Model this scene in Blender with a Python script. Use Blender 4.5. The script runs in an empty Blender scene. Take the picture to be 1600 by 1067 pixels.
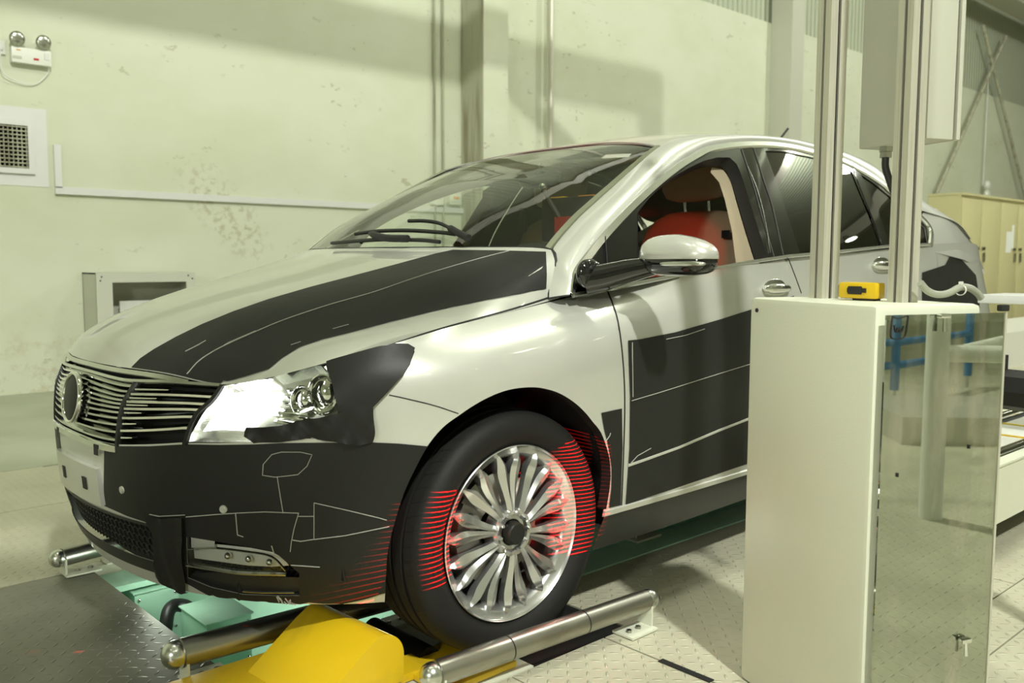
import bpy, bmesh, math, random
import numpy as np
from mathutils import Vector, Matrix
from mathutils.bvhtree import BVHTree
from mathutils.geometry import delaunay_2d_cdt
random.seed(7)
SC = bpy.context.scene
COL = SC.collection
# ---------------------------------------------------------------- camera
CF, CYAW, CPITCH, CROLL = 1409.1, math.radians(47.43), math.radians(5.17), math.radians(-0.19)
CPOS = np.array([-1.579, -2.591, 1.043])
def _camrot():
    cy, sy = math.cos(CYAW), math.sin(CYAW)
    fwd = np.array([cy*math.cos(CPITCH), sy*math.cos(CPITCH), -math.sin(CPITCH)])
    right = np.array([sy, -cy, 0.]); down = np.cross(fwd, right)
    cr, sr = math.cos(CROLL), math.sin(CROLL)
    return np.array([cr*right+sr*down, -sr*right+cr*down, fwd])
CM = _camrot()
cam = bpy.data.cameras.new('camera'); camo = bpy.data.objects.new('camera', cam); COL.objects.link(camo)
cam.sensor_width = 36; cam.lens = CF*36/1600; cam.clip_start = .02; cam.clip_end = 200
mw = Matrix.Identity(4)
for i in range(3):
    mw[i][0] = CM[0][i]; mw[i][1] = -CM[1][i]; mw[i][2] = -CM[2][i]; mw[i][3] = CPOS[i]
camo.matrix_world = mw
cam.dof.use_dof = True; cam.dof.focus_distance = 2.5; cam.dof.aperture_fstop = 4.5
SC.camera = camo
def ray(px, py):
    return CM.T @ np.array([(px-800)/CF, (py-533.5)/CF, 1.])
def at(px, py, **k):
    d = ray(px, py)
    for a, i in (('x', 0), ('y', 1), ('z', 2)):
        if a in k: return CPOS + d*(k[a]-CPOS[i])/d[i]
# ---------------------------------------------------------------- world and light
SC.view_settings.view_transform = 'Standard'; SC.view_settings.look = 'None'
SC.view_settings.gamma = 1; SC.view_settings.use_curve_mapping = False
SC.view_settings.exposure = 0.22
W = bpy.data.worlds.new('world'); SC.world = W; W.use_nodes = True
W.node_tree.nodes['Background'].inputs[0].default_value = (.63, .69, .60, 1)
W.node_tree.nodes['Background'].inputs[1].default_value = .27
def light(name, typ, loc, power, color, target=None, **kw):
    l = bpy.data.lights.new(name, typ); l.energy = power; l.color = color
    for k, v in kw.items(): setattr(l, k, v)
    o = bpy.data.objects.new(name, l); COL.objects.link(o); o.location = loc
    if target is not None:
        o.rotation_euler = (Vector(target)-Vector(loc)).to_track_quat('-Z', 'Y').to_euler()
    return o
WARM = (.97, 1.0, .91)
KEY = (-2.3, -7.2, 8.5)
light('hall_key_lamp', 'SPOT', KEY, 3700, WARM, (3.0, 2.5, 1.0), spot_size=math.radians(120), spot_blend=.4, shadow_soft_size=.22)
light('hall_light', 'POINT', (-1.5, .2, 7.6), 90, WARM, shadow_soft_size=.3)
light('hall_light', 'POINT', (5.0, -1.0, 7.6), 420, WARM, shadow_soft_size=.3)
light('hall_light', 'POINT', (13.0, -2.0, 7.6), 900, WARM, shadow_soft_size=.3)
light('hall_light', 'POINT', (-6.5, -3.9, 2.6), 420, WARM, shadow_soft_size=.3)  # unseen low fill, added to brighten upright faces such as the cabinet's left side
RED = (1, .03, .03)
light('red_laser_glow', 'SPOT', (.02, -1.62, 1.16), 40, RED, (1.42, -.33, 1.07), spot_size=math.radians(12), spot_blend=.5, shadow_soft_size=.02)
light('red_laser_glow', 'SPOT', (-1.2, -1.2, 2.6), 170, RED, (1.05, -.1, 1.52), spot_size=math.radians(22), spot_blend=1, shadow_soft_size=.02)
light('pit_work_lamp', 'POINT', (.35, .12, -.22), 9, (.9, 1, .85), shadow_soft_size=.05)
light('pit_work_lamp', 'POINT', (-.50, .25, .06), 1.2, (.9, 1, .85), shadow_soft_size=.05)
# ---------------------------------------------------------------- materials
def mat(name, col, rough=.5, metal=0., coat=0., spec=.5, noise=None, bump=None, emit=None, trans=0., alpha=1.):
    m = bpy.data.materials.new(name); m.use_nodes = True; nt = m.node_tree; b = nt.nodes['Principled BSDF']
    b.inputs['Base Color'].default_value = (*col, 1); b.inputs['Roughness'].default_value = rough
    b.inputs['Metallic'].default_value = metal; b.inputs['Coat Weight'].default_value = coat
    b.inputs['Coat Roughness'].default_value = .04
    b.inputs['Specular IOR Level'].default_value = spec
    if trans: b.inputs['Transmission Weight'].default_value = trans
    if emit: b.inputs['Emission Color'].default_value = (*emit[0], 1); b.inputs['Emission Strength'].default_value = emit[1]
    if noise:   # (scale, second colour, contrast lo, hi, stretch)
        sc, c2, lo, hi, st = noise
        tc = nt.nodes.new('ShaderNodeTexCoord'); mp = nt.nodes.new('ShaderNodeMapping'); mp.inputs['Scale'].default_value = st
        n = nt.nodes.new('ShaderNodeTexNoise'); n.inputs['Scale'].default_value = sc; n.inputs['Detail'].default_value = 6
        r = nt.nodes.new('ShaderNodeValToRGB'); r.color_ramp.elements[0].position = lo; r.color_ramp.elements[1].position = hi
        r.color_ramp.elements[0].color = (*col, 1); r.color_ramp.elements[1].color = (*c2, 1)
        nt.links.new(tc.outputs['Object'], mp.inputs[0]); nt.links.new(mp.outputs[0], n.inputs[0])
        nt.links.new(n.outputs[0], r.inputs[0]); nt.links.new(r.outputs[0], b.inputs['Base Color'])
    if bump:    # (scale, strength, stretch)
        tc = nt.nodes.new('ShaderNodeTexCoord'); mp = nt.nodes.new('ShaderNodeMapping'); mp.inputs['Scale'].default_value = bump[2] if len(bump) > 2 else (1, 1, 1)
        n = nt.nodes.new('ShaderNodeTexNoise'); n.inputs['Scale'].default_value = bump[0]; n.inputs['Detail'].default_value = 4
        bp = nt.nodes.new('ShaderNodeBump'); bp.inputs['Strength'].default_value = bump[1]; bp.inputs['Distance'].default_value = .01
        nt.links.new(tc.outputs['Object'], mp.inputs[0]); nt.links.new(mp.outputs[0], n.inputs[0])
        nt.links.new(n.outputs[0], bp.inputs['Height']); nt.links.new(bp.outputs[0], b.inputs['Normal'])
    return m
def glassmat(name, tint, gloss=.08, rough=.0, grazing=True):
    m = bpy.data.materials.new(name); m.use_nodes = True; nt = m.node_tree; nt.nodes.clear()
    o = nt.nodes.new('ShaderNodeOutputMaterial'); mx = nt.nodes.new('ShaderNodeMixShader')
    t = nt.nodes.new('ShaderNodeBsdfTransparent'); t.inputs[0].default_value = (*tint, 1)
    g = nt.nodes.new('ShaderNodeBsdfGlossy'); g.inputs['Roughness'].default_value = rough
    lw = nt.nodes.new('ShaderNodeFresnel'); lw.inputs[0].default_value = 1.5
    ma = nt.nodes.new('ShaderNodeMath'); ma.operation = 'MULTIPLY_ADD'; ma.inputs[1].default_value = 1.3; ma.inputs[2].default_value = gloss
    ma.use_clamp = True
    nt.links.new(lw.outputs[0], ma.inputs[0]); nt.links.new(ma.outputs[0], mx.inputs[0])
    nt.links.new(t.outputs[0], mx.inputs[1]); nt.links.new(g.outputs[0], mx.inputs[2]); nt.links.new(mx.outputs[0], o.inputs[0])
    return m
M = dict(
 paint=mat('silver_paint', (.58, .58, .53), .34, .35, .8),
 film=mat('charcoal_film', (.017, .017, .015), .45, 0, 0, .25, bump=(9, .25)),
 filmline=mat('film_cut_edge', (.42, .42, .38), .5),
 sealgrey=mat('header_seal', (.22, .22, .21), .5),
 olive=mat('olive_trim', (.20, .21, .14), .35, .3),
 seam=mat('seam_black', (.006, .006, .006), .6),
 black=mat('gloss_black', (.006, .006, .006), .08, 0, .6),
 dark=mat('dark_plastic', (.016, .016, .015), .45),
 trimdark=mat('interior_dark', (.028, .027, .022), .6),
 cream=mat('cream_lining', (.55, .53, .40), .7),
 pillar=mat('pillar_fabric', (.34, .28, .19), .7),
 beige=mat('beige_leather', (.50, .36, .22), .5),
 chrome=mat('chrome', (.80, .81, .78), .07, 1),
 satin=mat('satin_metal', (.62, .63, .58), .25, 1),
 rubber=mat('tyre_rubber', (.012, .0115, .011), .62, spec=.3, bump=(60, .04)),
 alloy=mat('alloy_silver', (.58, .58, .57), .24, .85, .5),
 caliper=mat('caliper_grey', (.25, .24, .23), .45, .6),
 steel=mat('worn_steel', (.38, .37, .33), .33, 1, noise=(5, (.19, .16, .11), .5, .8, (1, 3, 3))),
 yellow=mat('yellow_paint', (.70, .46, .010), .38, noise=(7, (.42, .29, .02), .55, .85, (1, 1, 1))),
 green=mat('green_paint', (.42, .68, .52), .45, noise=(4, (.30, .50, .37), .5, .85, (1, 1, 1))),
 cabinet=mat('cream_enamel', (.70, .71, .58), .5, bump=(220, .05)),
 alu=mat('aluminium_profile', (.62, .60, .51), .42, .45, noise=(30, (.50, .48, .40), .45, .8, (8, 8, .25))),
 greybox=mat('grey_enamel', (.52, .52, .44), .42),
 white=mat('white_plastic', (.74, .74, .68), .4),
 trunk=mat('white_trunking', (.68, .68, .66), .4),
 lamp=mat('running_lamp', (.9, .9, .9), .3, emit=((1, 1, .98), 9)),
 glass=glassmat('clear_glass', (.80, .86, .80), .03),
 tint=glassmat('privacy_glass', (.05, .05, .045), .05),
 lampsilver=mat('lamp_silver', (.72, .73, .70), .35, .3),
 lens=glassmat('lamp_lens', (.93, .95, .93), .04),
 blue=mat('blue_paint', (.05, .17, .36), .45),
 concrete=mat('stained_concrete', (.42, .42, .31), .85, noise=(2.5, (.19, .17, .11), .45, .75, (6, 6, .5))),
 locker=mat('locker_paint', (.53, .49, .27), .5),
 black_matt=mat('black_matt', (.012, .012, .012), .55),
 hose=mat('grey_hose', (.30, .31, .25), .45),
 red=mat('red_plastic', (.5, .03, .02), .4),
 orange=mat('orange_label', (.8, .33, .03), .5),
 labely=mat('yellow_label', (.8, .62, .04), .5),
 paper=mat('white_paper', (.75, .76, .72), .7),
)
# ---------------------------------------------------------------- helpers
def link(name, me, parent=None, m=None):
    o = bpy.data.objects.new(name, me); COL.objects.link(o)
    if m is not None and not me.materials: me.materials.append(M[m] if isinstance(m, str) else m)
    if parent is not None: o.parent = parent
    return o
def obj(name, verts, faces, m, parent=None, smooth=False, normals=None):
    me = bpy.data.meshes.new(name); me.from_pydata([tuple(map(float, v)) for v in verts], [], faces); me.update()
    if smooth or normals is not None:
        for p in me.polygons: p.use_smooth = True
    if normals is not None: me.normals_split_custom_set_from_vertices([tuple(map(float, n)) for n in normals])
    return link(name, me, parent, m)
def bobj(name, bm, m, parent=None, smooth=False, angle=None):
    me = bpy.data.meshes.new(name); bm.to_mesh(me); bm.free()
    if smooth:
        for p in me.polygons: p.use_smooth = True
        if angle: me.set_sharp_from_angle(angle=math.radians(angle))
    return link(name, me, parent, m)
def tag(o, label, cat, group=None):
    o['label'] = label; o['category'] = cat
    if group: o['group'] = group
    return o
def thing(name, label, cat, loc=(0, 0, 0), rotz=0, group=None):
    o = bpy.data.objects.new(name, None); COL.objects.link(o); o.location = loc; o.rotation_euler = (0, 0, rotz)
    return tag(o, label, cat, group)
def struct(name, o):
    o.name = name; o['kind'] = 'structure'; return o
def box(bm, c, s, rz=0, bev=0, rot=None):
    m4 = Matrix.Translation(Vector(c)) @ (rot if rot is not None else Matrix.Rotation(rz, 4, 'Z')) @ Matrix.Diagonal((s[0], s[1], s[2], 1))
    r = bmesh.ops.create_cube(bm, size=1, matrix=m4)
    if bev:
        es = {e for v in r['verts'] for e in v.link_edges}
        bmesh.ops.bevel(bm, geom=list(es), offset=bev, segments=2, affect='EDGES', profile=.6)
    return bm
def mkbox(name, c, s, m, parent=None, rz=0, bev=0, rot=None):
    bm = bmesh.new(); box(bm, c, s, rz, bev, rot); return bobj(name, bm, m, parent, smooth=bev > 0, angle=35)
def tube(bm, pts, r, seg=12, cap=True, closed=False):
    pts = [Vector(p) for p in pts]; n = len(pts); rings = []
    rr = r if hasattr(r, '__len__') else [r]*n
    up = Vector((0, 0, 1)); prev = None
    for i, p in enumerate(pts):
        t = (pts[min(i+1, n-1)]-pts[max(i-1, 0)]).normalized()
        if prev is None:
            a = t.cross(up) if abs(t.z) < .95 else t.cross(Vector((1, 0, 0)))
        else: a = prev - t*prev.dot(t)
        a.normalize(); b = t.cross(a); prev = a
        rings.append([bm.verts.new(p + (a*math.cos(2*math.pi*k/seg)+b*math.sin(2*math.pi*k/seg))*rr[i]) for k in range(seg)])
    for i in range(n-1):
        for k in range(seg):
            bm.faces.new((rings[i][k], rings[i][(k+1) % seg], rings[i+1][(k+1) % seg], rings[i+1][k]))
    if cap:
        bm.faces.new(rings[0][::-1]); bm.faces.new(rings[-1])
    return bm
def mktube(name, pts, r, m, parent=None, seg=12, angle=50):
    bm = bmesh.new(); tube(bm, pts, r, seg); bmesh.ops.recalc_face_normals(bm, faces=bm.faces); return bobj(name, bm, m, parent, True, angle)
def lathe_y(bm, prof, seg=96, c=(0, 0, 0), closed=False):
    """profile of (radius, y) revolved about the y axis"""
    rings = [[bm.verts.new((c[0]+r*math.cos(2*math.pi*k/seg), c[1]+y, c[2]+r*math.sin(2*math.pi*k/seg))) for k in range(seg)] for r, y in prof]
    n = len(rings)
    for i in range(n if closed else n-1):
        a, b = rings[i], rings[(i+1) % n]
        for k in range(seg): bm.faces.new((a[k], a[(k+1) % seg], b[(k+1) % seg], b[k]))
    return bm
def prism(bm, poly, z0, z1):
    a = [bm.verts.new((x, y, z0)) for x, y in poly]; b = [bm.verts.new((x, y, z1)) for x, y in poly]
    n = len(poly); bm.faces.new(a[::-1]); bm.faces.new(b)
    for i in range(n): bm.faces.new((a[i], a[(i+1) % n], b[(i+1) % n], b[i]))
    return bm
def catmull(P, n=8, closed=False):
    P = [np.array(p, float) for p in P]; m = len(P); out = []
    for i in range(m if closed else m-1):
        p0 = P[(i-1) % m] if (closed or i > 0) else 2*P[0]-P[1]
        p1 = P[i]; p2 = P[(i+1) % m]
        p3 = P[(i+2) % m] if (closed or i < m-2) else 2*P[-1]-P[-2]
        for k in range(n):
            t = k/n
            out.append(.5*((2*p1)+(-p0+p2)*t+(2*p0-5*p1+4*p2-p3)*t*t+(-p0+3*p1-3*p2+p3)*t**3))
    if not closed: out.append(P[-1])
    return out
def dense(P, step, closed=False):
    P = [np.array(p, float) for p in P]; out = []
    m = len(P)
    for i in range(m if closed else m-1):
        a, b = P[i], P[(i+1) % m]; n = max(1, int(math.ceil(np.linalg.norm(b-a)/step)))
        out += [a+(b-a)*k/n for k in range(n)]
    if not closed: out.append(P[-1])
    return out
def nspline(x, Y, xq):
    """natural cubic spline; x (n), Y (n,...)"""
    x = np.array(x, float); Y = np.array(Y, float); n = len(x); h = np.diff(x)
    A = np.zeros((n, n)); A[0, 0] = A[-1, -1] = 1; R = np.zeros_like(Y)
    for i in range(1, n-1):
        A[i, i-1] = h[i-1]; A[i, i] = 2*(h[i-1]+h[i]); A[i, i+1] = h[i]
        R[i] = 3*((Y[i+1]-Y[i])/h[i]-(Y[i]-Y[i-1])/h[i-1])
    c = np.linalg.solve(A, R.reshape(n, -1)).reshape(Y.shape)
    xq = np.clip(np.array(xq, float), x[0], x[-1]); idx = np.clip(np.searchsorted(x, xq)-1, 0, n-2)
    sh = (-1,)+(1,)*(Y.ndim-1)
    hh = h[idx].reshape(sh); d = (xq-x[idx]).reshape(sh)
    b = (Y[idx+1]-Y[idx])/hh - hh*(2*c[idx]+c[idx+1])/3
    return Y[idx]+b*d+c[idx]*d*d+(c[idx+1]-c[idx])/(3*hh)*d**3
def inpoly(pt, poly):
    x, y = pt; c = False; n = len(poly); j = n-1
    for i in range(n):
        xi, yi = poly[i][0], poly[i][1]; xj, yj = poly[j][0], poly[j][1]
        if (yi > y) != (yj > y) and x < (xj-xi)*(y-yi)/(yj-yi)+xi: c = not c
        j = i
    return c
class Surf:
    """fine point table over (u, v); flip = sign of the normal"""
    def __init__(s, us, vs, T, flip=1):
        s.us, s.vs, s.T = np.array(us), np.array(vs), T
        du = np.gradient(T, s.us, axis=0); dv = np.gradient(T, s.vs, axis=1)
        N = np.cross(du, dv); N /= np.linalg.norm(N, axis=2, keepdims=True)+1e-12; s.N = N*flip
        nu, nv = T.shape[:2]
        P = [Vector(p) for p in T.reshape(-1, 3)]; F = []
        for i in range(nu-1):
            for j in range(nv-1):
                a = i*nv+j; F.append((a, a+nv, a+nv+1)); F.append((a, a+nv+1, a+1))
        s.bvh = BVHTree.FromPolygons(P, F); s.nv = nv
    def _w(s, u, v):
        u = min(max(u, s.us[0]), s.us[-1]); v = min(max(v, s.vs[0]), s.vs[-1])
        i = min(max(int(np.searchsorted(s.us, u))-1, 0), len(s.us)-2); j = min(max(int(np.searchsorted(s.vs, v))-1, 0), len(s.vs)-2)
        a = (u-s.us[i])/(s.us[i+1]-s.us[i]); b = (v-s.vs[j])/(s.vs[j+1]-s.vs[j])
        return i, j, a, b
    def p(s, u, v, off=0):
        i, j, a, b = s._w(u, v)
        def I(T): return (T[i, j]*(1-a)+T[i+1, j]*a)*(1-b)+(T[i, j+1]*(1-a)+T[i+1, j+1]*a)*b
        n = I(s.N); n /= np.linalg.norm(n)+1e-12
        return I(s.T)+n*off, n
    def hit(s, px, py):
        d = Vector(ray(px, py)).normalized(); r = s.bvh.ray_cast(Vector(CPOS), d)
        loc = r[0]; fi = r[2]
        if loc is not None:
            ui, vi = s.locate(loc, fi); n_ = s.p(ui, vi)[1]
            if n_ @ np.array(d) > .02: loc = None
        if loc is None:
            # closest approach to the surface along the ray
            best = None
            for k in range(80):
                q = Vector(CPOS)+d*(1.3+k*.04); nn = s.bvh.find_nearest(q)
                if s.p(*s.locate(nn[0], nn[2]))[1] @ np.array(d) > .15: continue
                if best is None or nn[3] < best[0]: best = (nn[3], nn[0], nn[2])
            loc, fi = best[1], best[2]
        return s.locate(loc, fi)
    def near(s, P):
        nn = s.bvh.find_nearest(Vector(P)); return s.locate(nn[0], nn[2])
    def locate(s, loc, fi):
        q = fi//2; i, j = q//(s.nv-1), q % (s.nv-1)
        A, B, D = s.T[i, j], s.T[i+1, j], s.T[i, j+1]
        L = np.array(loc)-A; e1, e2 = B-A, D-A
        m = np.array([[e1@e1, e1@e2], [e1@e2, e2@e2]]); r = np.array([L@e1, L@e2])
        try: ab = np.linalg.solve(m, r)
        except Exception: ab = (0, 0)
        return np.array([s.us[i]+ab[0]*(s.us[i+1]-s.us[i]), s.vs[j]+ab[1]*(s.vs[j+1]-s.vs[j])])
    def path(s, pix, smooth=True, step=7, closed=False):
        P = catmull(pix, 6, closed) if smooth else pix
        return [s.hit(*p) for p in dense(P, step, closed)]
    def panel(s, name, outline, m, parent, off=0., spacing=.03, holes=(), mirror=False, clip=None, thick=0):
        """trimmed skin on the surface; outline and holes in (u, v)"""
        pts = [Vector((p[0], p[1])) for p in outline]; edges = [(i, (i+1) % len(pts)) for i in range(len(pts))]
        for h in holes:
            b = len(pts); pts += [Vector((p[0], p[1])) for p in h]; edges += [(b+i, b+(i+1) % len(h)) for i in range(len(h))]
        O = np.array([(p[0], p[1]) for p in outline]); lo, hi = O.min(0), O.max(0)
        for a in np.arange(lo[0]+spacing*.5, hi[0], spacing):
            for b in np.arange(lo[1]+spacing*.5, hi[1], spacing):
                if inpoly((a, b), outline) and not any(inpoly((a, b), h) for h in holes): pts.append(Vector((a, b)))
        v2, e2, f2, *_ = delaunay_2d_cdt(pts, edges, [], 0, 1e-5)
        V = []; N = []
        for q in v2:
            P, n = s.p(q[0], q[1], off); V.append(P); N.append(n)
        F = []
        for f in f2:
            c = sum((v2[k] for k in f), Vector((0, 0)))/len(f)
            if inpoly(c, outline) and not any(inpoly(c, h) for h in holes):
                a, b, d = (np.array(V[k]) for k in f[:3])
                nn = np.cross(b-a, d-a)
                F.append(tuple(f) if nn@N[f[0]] > 0 else tuple(f[::-1]))
        if mirror:
            V = [v*np.array([1, -1, 1]) for v in V]; N = [n*np.array([1, -1, 1]) for n in N]; F = [f[::-1] for f in F]
        return obj(name, V, F, m, parent, normals=N)
    def ribbon(s, name, uv, w, h, m, parent, off=0., mirror=False, taper=.7, bm=None, flat=False):
        n = len(uv); P = []; N = []
        for q in uv:
            a, b = s.p(q[0], q[1], 0 if flat else off)
            if flat: b = b*[1, 1, 0]; b = b/np.linalg.norm(b); a = a+b*off
            P.append(a); N.append(b)
        V = []; F = []
        for i in range(n):
            t = P[min(i+1, n-1)]-P[max(i-1, 0)]; t /= np.linalg.norm(t)+1e-12
            sd = np.cross(N[i], t); sd /= np.linalg.norm(sd)+1e-12
            ww = w[i] if hasattr(w, '__len__') else w
            for k, hh in ((-.5, -.002), (-.5*taper, h), (.5*taper, h), (.5, -.002)): V.append(P[i]+sd*ww*k+N[i]*hh)
        for i in range(n-1):
            for k in range(3):
                a = i*4+k; F.append((a, a+1, a+5, a+4))
        F.append((0, 3, 2, 1)); b = (n-1)*4; F.append((b, b+1, b+2, b+3))
        if mirror: V = [v*np.array([1, -1, 1]) for v in V]
        if bm is not None:
            vs = [bm.verts.new(tuple(v)) for v in V]
            for f in F:
                bm.faces.new([vs[k] for k in f])
            return
        bm = bmesh.new(); vs = [bm.verts.new(tuple(v)) for v in V]
        for f in F: bm.faces.new([vs[k] for k in f])
        bmesh.ops.recalc_face_normals(bm, faces=bm.faces)
        return bobj(name, bm, m, parent, True, 25)
    def marks(s, name, lines, w, m, parent, off=.0025, smooth=False, h=.0006):
        bm = bmesh.new()
        for l in lines: s.ribbon(name, s.path(l, smooth, 6), w, h, m, parent, off, bm=bm)
        bmesh.ops.recalc_face_normals(bm, faces=bm.faces)
        return bobj(name, bm, m, parent)
# ================================================================ the car
CAR = thing('car', 'silver prototype car partly wrapped in charcoal film, standing on the wheel alignment rig', 'car', (0, 0, 0))
plan = np.array([(-.815, 0), (-.80, -.2), (-.75, -.4), (-.66, -.57), (-.54, -.72), (-.41, -.825), (-.25, -.895), (0, -.925), (.3, -.928), (.7, -.925), (1.2, -.922), (1.8, -.922), (2.4, -.922), (2.9, -.912), (3.3, -.87), (3.6, -.72), (3.76, -.42), (3.8, 0)])
top = np.array([(-.775, 0, .765), (-.757, -.2, .764), (-.70, -.41, .757), (-.63, -.54, .742), (-.50, -.68, .782), (-.335, -.80, .838), (-.17, -.80, .869), (0, -.79, .893), (.27, -.79, .932), (.7, -.862, .996), (1.2, -.872, 1.046), (1.8, -.872, 1.085), (2.4, -.865, 1.115), (2.9, -.845, 1.13), (3.3, -.79, 1.12), (3.53, -.66, 1.05), (3.67, -.40, 1.0), (3.70, 0, .99)])
zr = {0: [.2, .3, .42, .55, .645, .71], 5: [.2, .3, .42, .55, .67, .765], 7: [.2, .3, .42, .57, .70, .815], 9: [.2, .3, .42, .57, .74, .89], 17: [.24, .34, .46, .6, .76, .9]}
dr = {0: [.07, .03, .008, 0, .006, .018], 5: [.065, .03, .008, 0, .004, .02], 7: [.065, .02, .006, 0, .0, .03], 9: [.065, .02, .006, 0, 0, .018], 17: [.12, .03, .0, 0, .01, .04]}
S = np.concatenate([[0], np.cumsum(np.linalg.norm(np.diff(plan, axis=0), axis=1))])
net = np.zeros((18, 7, 3)); tg = np.gradient(np.vstack([plan]), axis=0); tg[0] = (0, -1); tg[-1] = (0, 1)
ks = sorted(zr)
for i in range(18):
    t = tg[i]/np.linalg.norm(tg[i]); nrm = np.array([t[1], -t[0]])   # outward
    if i == 0: nrm = np.array([-1, 0])
    if i == 17: nrm = np.array([1, 0])
    a = max(k for k in ks if k <= i); b = min(k for k in ks if k >= i); f = 0 if a == b else (i-a)/(b-a)
    for r in range(6):
        z = zr[a][r]*(1-f)+zr[b][r]*f; d = dr[a][r]*(1-f)+dr[b][r]*f
        if 0 < i < 5 and r == 5: z = (top[i][2]*.45+net[i, 4, 2]*.55)
        q = plan[i]-nrm*d; net[i, r] = (q[0], q[1], z)
    net[i, 6] = top[i]
vr = np.array([0, .1, .22, .35, .465, .565, .66])
full = np.concatenate([net[:0:-1]*np.array([1, -1, 1]), net]); Sf = np.concatenate([-S[:0:-1], S])
us = np.arange(Sf[0], Sf[-1], .02); vs = np.linspace(0, .66, 61)
T1 = nspline(Sf, full, us); T2 = nspline(vr, np.swapaxes(T1, 0, 1), vs); BODY = Surf(us, vs, np.swapaxes(T2, 0, 1))
if BODY.N[len(us)//2, 30][0] > 0: BODY.N *= -1
UMAX = S[-1]
def bp(pix, smooth=True, step=7, closed=False): return BODY.path(pix, smooth, step, closed)
def nearu(P): return BODY.near(P)
# greenhouse side
def gw(x): return float(np.interp(x, [-.2, .25, .8, 1.5, 2.4, 2.9, 3.3, 3.6], [.74, .835, .868, .878, .868, .848, .80, .70]))
belt = lambda x: float(np.interp(x, [.24, .39, .865, 1.37, 1.78, 2.17, 2.9, 3.6], [.946, .963, 1.014, 1.062, 1.085, 1.108, 1.13, 1.05]))
gx = np.linspace(0, 3.6, 121); gz = np.linspace(.88, 1.62, 61)
gws = nspline([-.2, .25, .8, 1.5, 2.4, 2.9, 3.3, 3.6], np.array([[.74], [.835], [.868], [.878], [.868], [.848], [.80], [.70]]), gx)[:, 0]
GT = np.zeros((121, 61, 3))
for i, x in enumerate(gx):
    for j, z in enumerate(gz):
        h = z-belt(x) if z > belt(x)-.1 else -.1
        GT[i, j] = (x, -(gws[i]-.43*h-.38*max(h, 0)**2), z)
SIDE = Surf(gx, gz, GT)
if SIDE.N[60, 30][1] > 0: SIDE.N *= -1
# rail: door arc D (outer) and windscreen / roof edge E
Dpx = [(901, 422), (943, 366), (991, 315), (1047, 267), (1089, 239), (1117, 228), (1173, 222), (1225, 225), (1272, 235), (1323, 251), (1370, 277), (1392, 296), (1425, 323)]
Dar = [SIDE.p(*SIDE.hit(*p))[0] for p in Dpx]
D3 = [at(882, 515, y=-.872), at(886, 485, y=-.852), at(890, 461, y=-.835), at(894, 441, y=-.826)]+Dar+[SIDE.p(3.02, 1.235)[0], SIDE.p(3.2, 1.15)[0]]
E3 = [at(853, 480, y=-.79), at(855, 450, y=-.768), at(857, 420, y=-.735), at(862, 391, y=-.70), at(900, 345, y=-.683), at(930, 317, y=-.665), at(960, 290, y=-.645), at(1000, 254, y=-.62), at(1032, 228, y=-.60)]
EH = len(E3)-1
E3 += [np.array(p) for p in ((1.10, -.582, 1.487), (1.3, -.574, 1.514), (1.6, -.57, 1.535), (2.0, -.57, 1.54), (2.4, -.575, 1.518), (2.7, -.588, 1.452), (2.95, -.61, 1.35), (3.1, -.63, 1.27), (3.35, -.68, 1.13))]
def resample(P, n, sm=True):
    Q = np.array(catmull(P, 12) if sm else P); L = np.concatenate([[0], np.cumsum(np.linalg.norm(np.diff(Q, axis=0), axis=1))])
    t = np.linspace(0, L[-1], n); return np.stack([np.interp(t, L, Q[:, k]) for k in range(3)], 1)
NR = 140
Ec = resample(E3, NR); Dc0 = resample(D3, 600)
# pair the two curves by matching the forward distance along the pillar
def pairD():
    out = []; L = np.linspace(0, 1, NR)
    Dr = resample(D3, NR)
    return Dr
Dc = pairD()
# pair the pillar base so that the rungs stay level there
kd = int(np.argmin(np.linalg.norm(Dc-D3[3], axis=1))); ke = int(np.argmin(np.linalg.norm(Ec-E3[3], axis=1)))
RT = np.zeros((NR, 13, 3))
for i in range(NR):
    a, b = Dc[i], Ec[i]; k = min(1, i/12)
    bul = np.array([-.2, -.75, .6])*.028*k
    for j in range(13):
        v = j/12; RT[i, j] = a*(1-v)+b*v+bul*4*v*(1-v)*(.55+.45*(1-v))
RAIL = Surf(np.arange(NR)*.03, np.arange(13)*.012, RT)
if RAIL.N[70, 6][1] > 0: RAIL.N *= -1
# windscreen
ih = int(np.argmin(np.linalg.norm(Ec-E3[EH], axis=1))); Eh = Ec[ih]; i0 = int(np.argmin(np.linalg.norm(Ec-E3[3], axis=1)))
cowl = nspline([-.70, -.35, 0, .35, .70], np.array([[.30, 1.078], [.165, 1.083], [.12, 1.085], [.165, 1.083], [.30, 1.078]]), np.linspace(-.70, .70, 41))
cowl = np.stack([cowl[:, 0], np.linspace(-.70, .70, 41), cowl[:, 1]], 1); cowl[0] = Ec[i0]; cowl[-1] = Ec[i0]*[1, -1, 1]
yh = np.linspace(Eh[1], -Eh[1], 41); tt = (yh/Eh[1])**2
header = np.stack([1.055*(1-tt)+Eh[0]*tt, yh, 1.494*(1-tt**1.3)+Eh[2]*tt**1.3], 1)
WS = np.zeros((41, 31, 3)); El = np.array([Ec[int(round(i0+(ih-i0)*k/30))] for k in range(31)]); Er = El*[1, -1, 1]
for i in range(41):
    a = i/40
    for j in range(31):
        b = j/30
        WS[i, j] = (1-b)*cowl[i]+b*header[i]+(1-a)*El[j]+a*Er[j]-((1-a)*(1-b)*cowl[0]+a*(1-b)*cowl[-1]+(1-a)*b*header[0]+a*b*header[-1])
        WS[i, j] += np.array([-.5, 0, .85])*.035*4*b*(1-b)*(1-(2*a-1)**4)
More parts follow.
